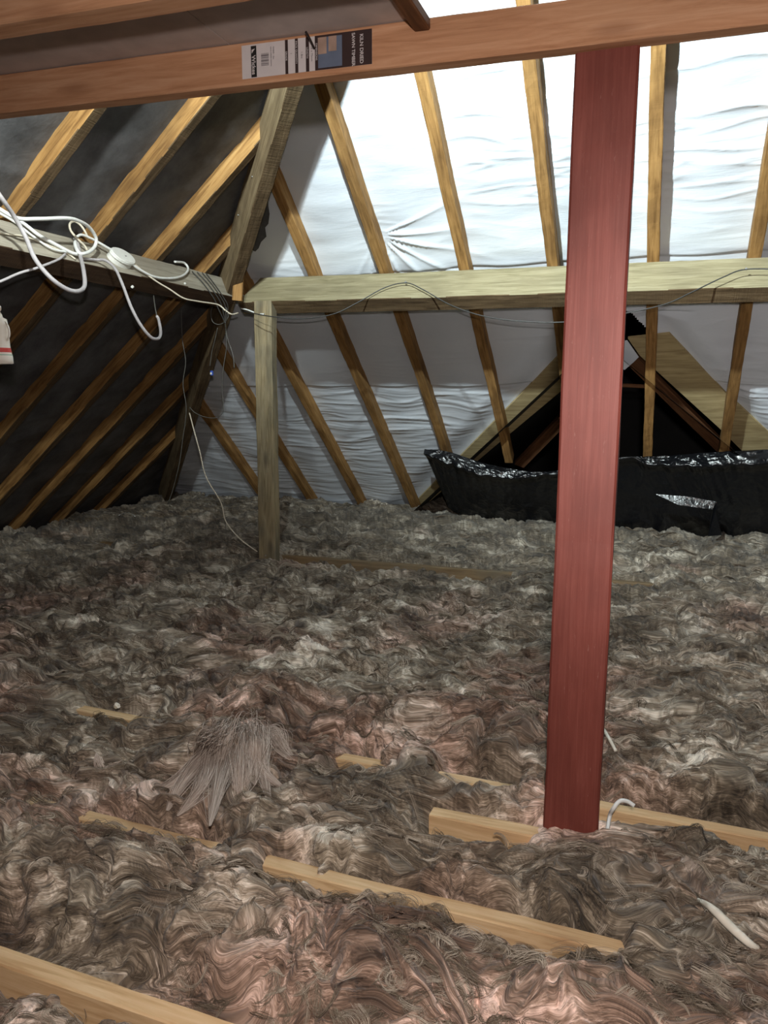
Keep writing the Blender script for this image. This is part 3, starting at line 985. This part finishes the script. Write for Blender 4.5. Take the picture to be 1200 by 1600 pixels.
pale_fibre = hair_mat(((.26, .21, .17), (.46, .385, .33), (.66, .58, .51)), None)
pk = ground(380, 1150, .02)
top = onplane(375, 1138, np.array([0, pk[1] + .02, 0]), np.array([0, 1.0, 0]))


def leg(x0, dz, *pts):
    """A lock from the ridge of the tuft down to the quilt."""
    a = np.array(top) + np.array([(x0 - 375) * .0019, .012 - abs(x0 - 375) * .0004, dz])
    return [a] + [ground(x, y, u) for x, y, u in pts]


legs = [(leg(362, -.012, (345, 1180, .055), (292, 1228, .03), (262, 1268, .004)), .012),
        (leg(355, -.018, (335, 1190, .05), (318, 1240, .03), (278, 1276, .004)), .014),
        (leg(370, -.005, (360, 1195, .06), (343, 1240, .03), (328, 1292, .004)), .013),
        (leg(395, -.008, (398, 1180, .05), (405, 1212, .03), (458, 1248, .004)), .010),
        (leg(345, -.022, (318, 1205, .04), (272, 1232, .02), (225, 1240, .0)), .010),
        (leg(398, -.012, (408, 1172, .05), (408, 1205, .03), (422, 1262, .004)), .014),
        (leg(380, -.004, (378, 1190, .05), (377, 1228, .02), (372, 1258, .004)), .016),
        (leg(350, -.025, (335, 1165, .035), (318, 1180, .02), (296, 1196, .0)), .018),
        (leg(405, -.020, (425, 1160, .03), (440, 1178, .02), (462, 1190, .0)), .016),
        (leg(365, -.006, (352, 1165, .05), (340, 1200, .03), (322, 1222, .0)), .020),
        (leg(388, -.006, (392, 1165, .05), (394, 1195, .03), (398, 1225, .0)), .020)]
o = wisp('insulation_tuft', legs, pale_fibre, n=150, rad=.00075, seed=4)
tag(o, 'pale tuft of glass wool pulled up into a peak with straggling legs', 'insulation')
g0 = ground(160, 1205)
legs = [([g0 + np.array([.0, .0, .0]), g0 + np.array([-.015, .0, .03]), g0 + np.array([-.03, .01, .055])], .006),
        ([g0 + np.array([.0, .0, .0]), g0 + np.array([.03, .01, .02]), g0 + np.array([.065, .02, .04])], .004)]
o = wisp('insulation_tuft', legs, pale_fibre, n=50, rad=.0011, seed=5)
tag(o, 'small whitish twisted lock of wool sticking up like a forked twig', 'insulation')

# ================================================================== GABLET: VALLEY BOARDS, TRIMMERS, POLYTHENE
o = prism('valley_board', [LB_out[0], LB_out[1], LB_out[2], LB_in[0], LB_in[1], LB_in[2], LB_in[3]], NF, .022, M['board'])
tag(o, 'pale valley board sloping up towards the red post, rising from behind the black sheet', 'board', 'valley boards of the gablet')
o = prism('valley_board', [RB_in[3], RB_out[0], RB_out[1], RB_out[2], RB_in[0], RB_in[1], RB_in[2]], NF, .022, M['board'])
tag(o, 'pale valley board sloping down away from the red post at the open end', 'board', 'valley boards of the gablet')
for pts, lab in (((812, 725, 905, 628), 'brown trimmer under the valley board, just before the red post'), ((985, 558, 1135, 706), 'brown trimmer under the valley board, beyond the red post')):
    a = on_far(pts[0], pts[1], BO + .10); c = on_far(pts[2], pts[3], BO + .10)
    o = beam('gablet_rafter', a, c, .10, .05, M['dark_timber'], side=(0, -CT, ST))
    tag(o, lab, 'rafter', 'gablet rafters')
a, c = on_far(880, 598, BO + .13), on_far(1012, 604, BO + .13)
o = beam('gablet_batten', a, c, .03, .04, M['dark_timber'], side=(0, 0, 1))
tag(o, 'dark red horizontal batten across the top of the black opening', 'batten')
fl = [on_far(x, y, BO - .03) for x, y in ((972, 533), (980, 532), (998, 558), (990, 566), (976, 578), (968, 575))]
o = prism('membrane_scrap', fl, NF, .003, M['membrane'])
tag(o, 'small pale scrap of membrane hanging at the edge of the red post', 'membrane')

# ragged felt lapping round the hip
rag = [(404, 300), (418, 300), (419, 322), (421, 335), (419, 350), (414, 356), (416, 370), (408, 378), (404, 388), (399, 393), (394, 391), (388, 396), (380, 394)]
rg = [on_far(x, y, RD - .035) for x, y in rag]
o = prism('felt_flap', rg, NF, .004, M['felt'])
tag(o, 'ragged black edge of torn felt lapping out from behind the hip timber', 'felt')


def sheet(name, top, bot, fold, lab, part=None, amp=.012, seed=1, bulge=.0):
    """Polythene sheet hung between a top line and a bottom line (points in space), its head turned over forwards."""
    n, m = 120, 60
    tt = np.linspace(0, 1, n)

    def samp(pts):
        pts = np.array(smooth_pts(pts, 6)); x = np.linspace(0, 1, len(pts))
        return np.stack([np.interp(tt, x, pts[:, k]) for k in range(3)], -1)
    a, b = samp(top), samp(bot)
    # head fold, then the hanging part
    hs = np.linspace(0, 1, 16)
    rows = []
    fw_ = np.array([0, -1.0, 0])
    fd = np.interp(tt, np.linspace(0, 1, len(fold)), fold)[:, None]
    crumple = .25 * perlin(tt * 9, tt * 0, seed)[:, None] + .35 * perlin(tt * 23, tt * 0, seed + 1)[:, None]
    for h in hs:                                   # gently sloping strip of the turned head
        rows.append(a + fw_ * (fd * .42 * h * (1 + .8 * crumple) + .012 * h) + np.array([0, 0, -1.0]) * fd * (.85 * h + .15 * h ** 3) * (1 + .6 * crumple * h))
    edge = rows[-1]
    for k in range(1, m):
        s = k / (m - 1)
        p = edge * (1 - s) + b * s
        p = p + fw_ * (bulge * math.sin(math.pi * s) - .05 * sstep(0, .10, s))
        rows.append(p)
    P = np.stack(rows, 0)
    i = np.arange(P.shape[0])[:, None] / 10.0; j = tt[None, :] * 10
    d = amp * (1 - np.abs(perlin(j * .8 + .5 * perlin(i, j, seed + 2), i * .5, seed + 3))) ** 3 + amp * .5 * perlin(j * 2.2, i * 1.1, seed + 4) + amp * .35 * perlin(j * 6, i * 5, seed + 6)
    P[:, :, 1] -= d
    P[:, :, 2] += .4 * d * (i < 2.0)
    o = grid_mesh(name, P, np.ones((P.shape[0] - 1, n - 1), bool), M['poly'])
    so = o.modifiers.new('thickness', 'SOLIDIFY'); so.thickness = .002
    tag(o, lab, 'plastic sheet', 'black polythene sheets')
    return o


topL = [ony(x, y, 6.78) for x, y in ((664, 702), (700, 706), (750, 722), (800, 733), (850, 738), (905, 728))]
botL = [ony(x, y, 7.2) for x, y in ((700, 795), (720, 806), (765, 812), (800, 818), (850, 824), (905, 830))]
sheet('polythene_sheet', topL, botL, [.04, .10, .105, .08, .02, .055], 'black polythene sheet with a silvery folded head, hung before the red post', seed=500)
topR = [ony(x, y, 6.72) for x, y in ((945, 718), (990, 714), (1012, 714), (1060, 711), (1110, 707), (1170, 704), (1260, 700))]
botR = [ony(x, y, 7.15) for x, y in ((945, 838), (1000, 842), (1060, 848), (1110, 850), (1150, 848), (1200, 848), (1260, 850))]
shR = sheet('polythene_sheet', topR, botR, [.006, .006, .06, .085, .10, .105, .10], 'black polythene sheet hung beyond the red post, with a loose pointed flap', seed=520)
# loose flap of the second sheet
f0, f1, f2, f3 = ony(1024, 772, 6.66), ony(1120, 784, 6.64), ony(1113, 796, 6.625), ony(1060, 789, 6.63)
f4 = ony(1106, 838, 6.68); f5 = ony(1128, 836, 6.70)
fp = [f0, ony(1075, 776, 6.65), f1, f2, f3]
g = mesh_obj('loose_flap', [*fp, f4, f5, ony(1118, 800, 6.64)], [(0, 1, 2, 3, 4), (3, 2, 7, 6, 5)], M['poly'], shR)

# ================================================================== CABLES AND FITTINGS

FP_, FN_ = np.array([0, 5.207, far_z(5.207)]), np.array([0, -CT, ST])


def cab(name, lab, pix, r, mat, group=None, u=.006, v=None, far=None, cat='cable', sub=8):
    pts = []
    for p in pix:
        x, y = p[:2]
        dd = p[2] if len(p) > 2 else 0
        if far is not None:
            pts.append(onplane(x, y, FP_ + FN_ * (far + dd), FN_)); continue
        pts.append(onplane(x, y, FACE_P + FACE_N * (u + dd), FACE_N) if v is None else ony(x, y, v + dd))
    o = tube(name, pts, r, mat, sub=sub)
    tag(o, lab, cat, group)
    return o


GC = 'cables on the hip purlin'
cab('cable', 'thick grey cable dropping from the picture edge in a big loop up to the coil', [(-30, 262, .25), (0, 306, .22), (22, 338, .16), (40, 370, .12), (55, 405, .12), (80, 435, .12), (105, 452, .12), (122, 455, .12), (132, 447, .10), (131, 425, .07), (126, 402, .03), (122, 385, .02), (117, 372, .01)], .0105, M['cable_grey'], GC)
cab('cable', 'broad white cable running along the top of the hip purlin and looping round the coil', [(-40, 300, .12), (0, 327, .12), (28, 341, .13), (60, 342, .15), (105, 341, .17), (125, 346, .16), (140, 356, .13), (150, 372, .09), (148, 385, .06), (138, 394, .05), (125, 396, .04), (118, 385, .03), (117, 372, .02)], .0095, M['cable_white'], GC)
cab('cable', 'white twin cable slanting down the face of the hip purlin to the coil', [(-30, 312, .02), (0, 330, .02), (35, 348, .02), (60, 367, .02), (85, 381, .02), (112, 395, .02), (126, 398, .02)], .0095, M['cable_white'], GC)
cab('cable', 'thin white cable under the slanting twin cable', [(-30, 318, .012), (20, 345, .012), (50, 368, .012), (80, 388, .012), (105, 394, .012), (124, 398, .012)], .006, M['cable_white'], GC)
cab('cable', 'small cream loop of cable standing inside the white coil', [(136, 391, .02), (132, 384, .03), (122, 374, .04), (111, 361, .05), (109, 350, .06), (116, 346, .06), (126, 352, .06), (134, 364, .05), (137, 372, .03)], .006, M['cable_cream'], GC)
cab('cable', 'white cable over the junction box with a curl near the purlin end', [(118, 371, .03), (128, 367, .04), (145, 374, .04), (168, 387, .04), (192, 401, .03), (215, 419, .02), (240, 432, .015), (265, 435, .015), (285, 431, .015), (294, 421, .015), (288, 411, .02), (273, 409, .025)], .0075, M['cable_white'], GC)
cab('cable', 'grey cable hanging from the junction box in a deep hook', [(128, 404, .01), (150, 406, .015), (165, 407, .05), (180, 420, .07), (192, 446, .08), (205, 480, .08), (220, 508, .08), (236, 527, .08), (247, 529, .08), (251, 520, .08), (248, 500, .07), (245, 494, .07)], .008, M['cable_grey'], GC)
cab('cable', 'dark wire rising from the tip of the deep grey hook', [(245, 494, .07), (242, 478, .06), (240, 462, .03)], .003, M['cable_dark'], GC)
cab('cable', 'cream bell wire tacked along the lower edge of the hip purlin', [(-30, 358, .004), (12, 366, .004), (40, 370, .004), (85, 387, .004), (105, 396, .004), (118, 405, .004)], .0045, M['cable_cream'], GC)
cab('cable', 'cream bell wire from the junction box sagging along the purlin to the corner', [(208, 410, .02), (222, 423, .01), (245, 440, .01), (265, 452, .01), (287, 466, .01), (310, 471, .01), (340, 476, .012), (352, 485, .015), (362, 491, .02), (372, 489, .02)], .005, M['cable_cream'], GC)
cab('cable', 'dull grey cable passing below the hip purlin to the picture edge', [(-30, 450, -.1), (0, 440, -.08), (30, 427, -.04), (60, 418, 0), (90, 406, .01), (102, 397, .01)], .0065, M['cable_grey'], GC)
# wound black wires
for k, (x0, x1) in enumerate(((300, 338), (308, 345), (316, 350), (322, 354))):
    cab('wire', ['black wire wound over the purlin end, lowest of four turns', 'black wire wound over the purlin end, second of four turns', 'black wire wound over the purlin end, third of four turns', 'black wire wound over the purlin end, nearest the hip timber'][k],
        [(x0, 424 + k, .006), ((x0 + x1) / 2 - 2, 442 + k, .006), (x1 - 4, 466, .006), (x1 + 2, 480, .01), (352, 505, .03)], .0035, M['cable_black'], 'black wires wound on the purlin end')
GW = 'wires hanging in the hip corner'
VW = 5.0
cab('wire', 'thin loop of dark wire hanging under the purlin end', [(338, 468), (330, 485), (332, 502), (342, 507), (352, 502), (357, 492), (352, 478)], .003, M['cable_dark'], GW, v=VW)
cab('wire', 'long dark wire dropping in the hip corner to a pale tail over the wool', [(283, 482), (285, 530), (290, 565), (286, 600), (291, 640), (285, 690), (280, 725), (270, 765), (262, 788)], .0032, M['cable_dark'], GW, v=VW)
cab('wire', 'white wire falling from the corner to the foot of the grey post', [(296, 645), (303, 672), (312, 705), (322, 745), (345, 785), (353, 815), (375, 842), (402, 862)], .0045, M['cable_cream'], GW, v=VW)
cab('wire', 'dark wire looping low below the purlin end before it meets the white wire', [(352, 506), (354, 540), (349, 575), (347, 610), (349, 640), (340, 652), (322, 652), (305, 645), (296, 636)], .003, M['cable_dark'], GW, v=VW)
cab('wire', 'dark doubled wire hanging beside the hip foot', [(352, 508), (356, 530), (364, 555), (366, 575)], .004, M['cable_dark'], GW, v=VW)
cab('wire', 'thin wire holding the small blue connector', [(340, 512), (336, 530), (331, 550), (328, 572)], .0022, M['cable_dark'], GW, v=VW)
c = ony(331, 583, VW)
cn = empty('wire_connector', c)
tag(cn, 'small blue connector dangling on a wire in the dark corner', 'connector')
box('connector_body', c, (.02, .016, .036), M['blue_plastic'], cn, .004)
box('connector_tip', c + np.array([-.002, -.006, -.003]), (.014, .012, .016), M['plastic_white'], cn, .003)
GP = 'wires along the far purlin'
VP = 5.098
cab('wire', 'white wire end crossing from the hip timber to the grey post', [(377, 482), (386, 484), (400, 489), (412, 491, -.03)], .005, M['cable_white'], GP, v=5.06)
cab('wire', 'black wire slung along the far purlin and behind the red post', [(380, 486, 0), (420, 494, .06), (470, 498, .02), (520, 491, 0), (560, 472, 0), (600, 450, 0), (634, 442, 0), (660, 452, 0), (705, 477, 0), (760, 495, 0), (830, 503, 0), (900, 502, 0), (980, 489, 0), (1040, 475, 0), (1080, 457, 0), (1130, 433, 0), (1165, 421, 0), (1230, 421, 0)], .0036, M['cable_black'], GP, far=.008)

# junction box
jc = onplane(188, 405, FACE_P + FACE_N * .016, FACE_N)
jb = empty('junction_box', jc)
tag(jb, 'white junction box fixed to the face of the hip purlin', 'junction box')


disc('box_base', jc, FACE_N, .060, .036, M['plastic_white'], jb, long=1.55)
disc('box_lid', jc + FACE_N * .026, FACE_N, .063, .016, M['plastic_white'], jb, long=1.55)
p_ = jc + FACE_N * .0345 + np.array([0, .01, -.01])
tag(box('lid_slot', p_, (.020, .012, .004), M['ink_mid'], jb, rot=Matrix.Rotation(TH + math.pi / 2, 4, 'Y')), 'small dark slot')
# cable clips
for x, y, lab in ((207, 448, 'white cable clip on the underside edge of the hip purlin'), (289, 443, 'white cable clip on the hip purlin near the wound black wires')):
    p = onplane(x, y, FACE_P + FACE_N * .004, FACE_N)
    o = disc('cable_clip', p, FACE_N, .008, .012, M['plastic_white'], None, 12, .002)
    tag(o, lab, 'clip', 'cable clips')

for x, y, lab in ((634, 441, 'tiny clip at the peak of the black wire on the far purlin'), (1166, 420, 'tiny clip holding the black wire at the open end of the far purlin')):
    p = onplane(x, y, FP_ + FN_ * .008, FN_)
    tag(disc('cable_clip', p, (0, -CT, ST), .007, .012, M['steel'], None, 12, .002), lab, 'clip', 'cable clips')


def nails(parent, spots, n, r=.0045):
    for p in spots:
        disc('nail', p, n, r, .008, M['steel'], parent, 10, .001)


nails(hroot, [onplane(x, y, np.array([0, HC - .062, 0]), NH) for x, y in ((398, 236), (394, 276), (372, 336))], -NH)
nails(bpy.data.objects['grey_post'], [ony(413, 490, 5.04), ony(415, 868, 5.04)], (0, -1, 0))

# white plastic container hanging at the picture edge
vb = 2.35
cc = ony(-4, 530, vb)


def rev(pix):
    return [ony(x, y, vb) for x, y in pix]


can = empty('plastic_container', ony(-4, 569, vb))
tag(can, 'cream plastic container with a red band, hanging cut off by the picture edge', 'container')
prof = [(488, 4), (492, 6), (496, 7), (499, 12), (510, 14), (530, 15.5), (545, 17), (558, 20), (568, 21), (569, 19)]
sc_px = np.linalg.norm(ony(1, 530, vb) - ony(0, 530, vb))
vs, fs = [], []
seg = 24
for yy, rp in prof:
    p = ony(-4, yy, vb)
    for k in range(seg):
        t = 2 * math.pi * k / seg
        vs.append((p[0] + rp * sc_px * math.cos(t), p[1] + rp * .7 * sc_px * math.sin(t), p[2]))
for i in range(len(prof) - 1):
    for k in range(seg):
        fs.append((i * seg + k, i * seg + (k + 1) % seg, (i + 1) * seg + (k + 1) % seg, (i + 1) * seg + k))
fs.append(tuple(range(seg))); fs.append(tuple(range(len(vs) - 1, len(vs) - 1 - seg, -1)))
body = mesh_obj('container_body', vs, fs, M['plastic_cream'], can, True)
tube('container_handle', [ony(x, y, vb) for x, y in ((2, 497), (8, 502), (13, 512), (14.5, 522), (12, 531), (8, 534))], .0038, M['plastic_cream'], can)
tube('hanging_ring', [ony(-4 + 5 * math.cos(t), 482 + 6 * math.sin(t), vb) for t in np.linspace(0, 6.28, 13)], .0025, M['plastic_cream'], can)


def band(name, y0, y1, r0, r1, mat):
    vs, fs = [], []
    for yy, rp in ((y0, r0), (y1, r1)):
        p = ony(-4, yy, vb)
        for k in range(seg):
            t = 2 * math.pi * k / seg
            vs.append((p[0] + rp * sc_px * math.cos(t), p[1] + rp * .7 * sc_px * math.sin(t), p[2]))
    for k in range(seg):
        fs.append((k, (k + 1) % seg, (k + 1) % seg + seg, k + seg))
    return mesh_obj(name, vs, fs, mat, can, True)


tag(band('red_band', 544, 551, 17.2, 18.6, M['red']), 'red printed band')
tag(band('green_line', 554.3, 555.6, 19.4, 19.8, M['green_print']), 'thin green line')
hk = ony(-4, 478, vb)
o = tube('hanging_wire', [hk, hk + np.array([0, 0, .25]), np.array([hk[0], hk[1], left_z(hk[0]) if left_z(hk[0]) > 2.0 else 2.2])], .002, M['cable_dark'])
tag(o, 'thin wire from which the cream container hangs at the picture edge', 'wire')

# label stapled to the overhead beam
lab_root = empty('printed_label', ony(480, 95, pbv(-1.0)))
lab_root.parent = platform_beam
lab_root.matrix_parent_inverse = platform_beam.matrix_world.inverted()
LVY = 0.0
bpy.context.view_layer.update()
lx0, lx1 = ony(378, 100, pbv(-1.2))[0], ony(581, 80, pbv(-.83))[0]
bz = lambda u: pbz(u) + .004
lh = .088


def lrect(name, fx0, fx1, fz0, fz1, mat, k=0, parent=None):
    """Printed field, fractions along the label's length and height."""
    u0, u1 = lx0 + (lx1 - lx0) * fx0, lx0 + (lx1 - lx0) * fx1
    y = -.0008 * k - .0004
    zb = lambda u, f: bz(u) - .002 + (f - .5) * lh
    vs = [(u0, pbv(u0) + y, zb(u0, fz0)), (u1, pbv(u1) + y, zb(u1, fz0)), (u1, pbv(u1) + y, zb(u1, fz1)), (u0, pbv(u0) + y, zb(u0, fz1))]
    vs += [(a, b + .0006, c_) for a, b, c_ in vs]
    return mesh_obj(name, vs, [(0, 1, 2, 3), (7, 6, 5, 4), (0, 4, 5, 1), (1, 5, 6, 2), (2, 6, 7, 3), (3, 7, 4, 0)], mat, parent or lab_root)


lrect('label_sheet', 0, 1, 0, 1, M['paper'])
lrect('dark_panel', .575, 1, -.0, 1.0, M['ink_dark'], 1)
lrect('photo_panel', .60, .78, .05, .93, M['print_blue'], 2)
lrect('photo_timber', .60, .665, .45, .93, M['print_tan'], 3)
lrect('photo_timber', .68, .74, .50, .93, M['print_tan'], 3)
for a, b_ in ((.345, .367), (.422, .445), (.505, .53)):
    lrect('dark_stripe', a, b_, 0, 1, M['ink_dark'], 1)
lrect('logo_panel', .075, .118, .02, .95, M['ink_black'], 1)
for k, (a, b_) in enumerate(((.33, .35), (.37, .40), (.42, .43), (.45, .50), (.52, .53), (.55, .58), (.60, .66), (.68, .69))):
    lrect('barcode_bar', .155, .215, a, b_, M['ink_mid'], 1)


def text(name, s, fx, fz, size, mat, k, bold=0.0):
    cu = bpy.data.curves.new(name, 'FONT')
    cu.body = s; cu.size = size; cu.align_x = 'LEFT'; cu.align_y = 'CENTER'; cu.offset = bold; cu.extrude = .0002
    cu.materials.append(mat)
    o = bpy.data.objects.new(name, cu)
    COL.objects.link(o)
    u = lx0 + (lx1 - lx0) * fx
    # reads downwards: letters' right is -Z, their up is +X, they face -Y
    R = Matrix(((0, 1, 0), (0, 0, -1), (-1, 0, 0))).to_4x4()
    R.translation = Vector((u, pbv(u) - .0006 - .0008 * k, bz(u) - .002 + (fz - .5) * lh))
    o.parent = lab_root
    o.matrix_parent_inverse = lab_root.matrix_world.inverted()
    o.matrix_basis = R
    return o


text('logo_lettering', 'Wickes', .0965, .66, .0165, M['paper'], 3, .0003)
tri = [(.08, .70), (.118, .70), (.118, .95), (.080, .86)]
u_ = lambda f: lx0 + (lx1 - lx0) * f
vs = [(u_(f), pbv(u_(f)) - .0028, bz(u_(f)) - .002 + (g_ - .5) * lh) for f, g_ in ((.083, .72), (.110, .86), (.083, .83))]
mesh_obj('logo_mark', vs, [(0, 1, 2)], M['paper'], lab_root)
text('small_print', 'KILN DRIED SAWN', .235, .86, .006, M['ink_mid'], 2)
text('small_print', 'TIMBER 1.8m', .255, .86, .006, M['ink_mid'], 2)
text('stripe_lettering', 'GRADE', .356, .66, .0075, M['paper'], 3)
text('stripe_lettering', 'PACK QUANTITY', .4335, .92, .0075, M['paper'], 3)
text('stripe_lettering', 'LENGTH', .5175, .70, .0075, M['paper'], 3)
text('stripe_lettering', 'DIMENSIONS', .588, .78, .0075, M['paper'], 3)
text('field_lettering', '1', .392, .60, .008, M['ink_mid'], 2)
text('field_lettering', '1.8m', .475, .60, .009, M['ink_mid'], 2)
text('field_lettering', '38 x 75mm', .552, .72, .0085, M['ink_mid'], 2)
text('panel_lettering', 'KILN DRIED', .925, .88, .0140, M['paper'], 3, .0002)
text('panel_lettering', 'SAWN TIMBER', .865, .94, .0128, M['paper'], 3, .0002)
n0, n1 = ony(478, 50, 2.02), ony(491, 76, pbv(-1.0))
o = tube('bent_nail', [n0, .5 * (n0 + n1) + np.array([0, 0, .002]), n1], .0032, M['nail_dark'], sub=4)
tag(o, 'dark bent nail sticking out of the overhead beam through its label', 'nail')

# ================================================================== SMALL THINGS ON THE WOOL
pts = [ground(948, 1298, -.02), ground(952, 1290, .0) + np.array([0, 0, .03]), ony(958, 1264, 2.2), ony(968, 1252, 2.21), ony(980, 1252, 2.22), ony(991, 1259, 2.22)]
o = tube('cable_end', pts, .006, M['cable_white'])
tag(o, 'short white cable end hooking up beside the foot of the red post', 'cable')
o = tube('wool_strip', [ground(1088, 1412, .012), ground(1110, 1430, .02), ground(1140, 1458, .018), ground(1170, 1480, .01), ground(1185, 1484, .004)], .011, M['scrap'], taper=lambda t: .45 + .55 * math.sin(math.pi * t))
tag(o, 'pale flattened strip lying on the wool at the picture edge beyond the red post', 'scrap')
o = tube('twine_scrap', [ground(943, 1148, .02), ground(950, 1160, .02), ground(962, 1178, .01)], .006, M['scrap'])
tag(o, 'pale short strip leaning against the red post low down', 'scrap')
p = ground(183, 1107, .012)
bm = bmesh.new(); bmesh.ops.create_icosphere(bm, subdivisions=2, radius=.012)
for v in bm.verts: v.co *= 1 + .25 * math.sin(v.co.x * 400 + v.co.z * 300)
me = bpy.data.meshes.new('crumb'); bm.to_mesh(me); bm.free()
o = link('mortar_crumb', me, M['scrap']); o.location = p
tag(o, 'cream crumb lying on the joist edge amid the wool', 'crumb')
p = ground(822, 876, .02)
o = box('wood_chip', p, (.05, .03, .03), M['scrap'], bev=.006, rot=Matrix.Rotation(.5, 4, 'Z'))
tag(o, 'small cream block lying on the far wool behind the red post', 'scrap')
o = tube('wire_scrap', [ground(186, 808, .02), ground(200, 805, .03), ground(211, 810, .02)], .005, M['cable_white'])
tag(o, 'short white wire scrap on the dark wool under the hip corner', 'wire')
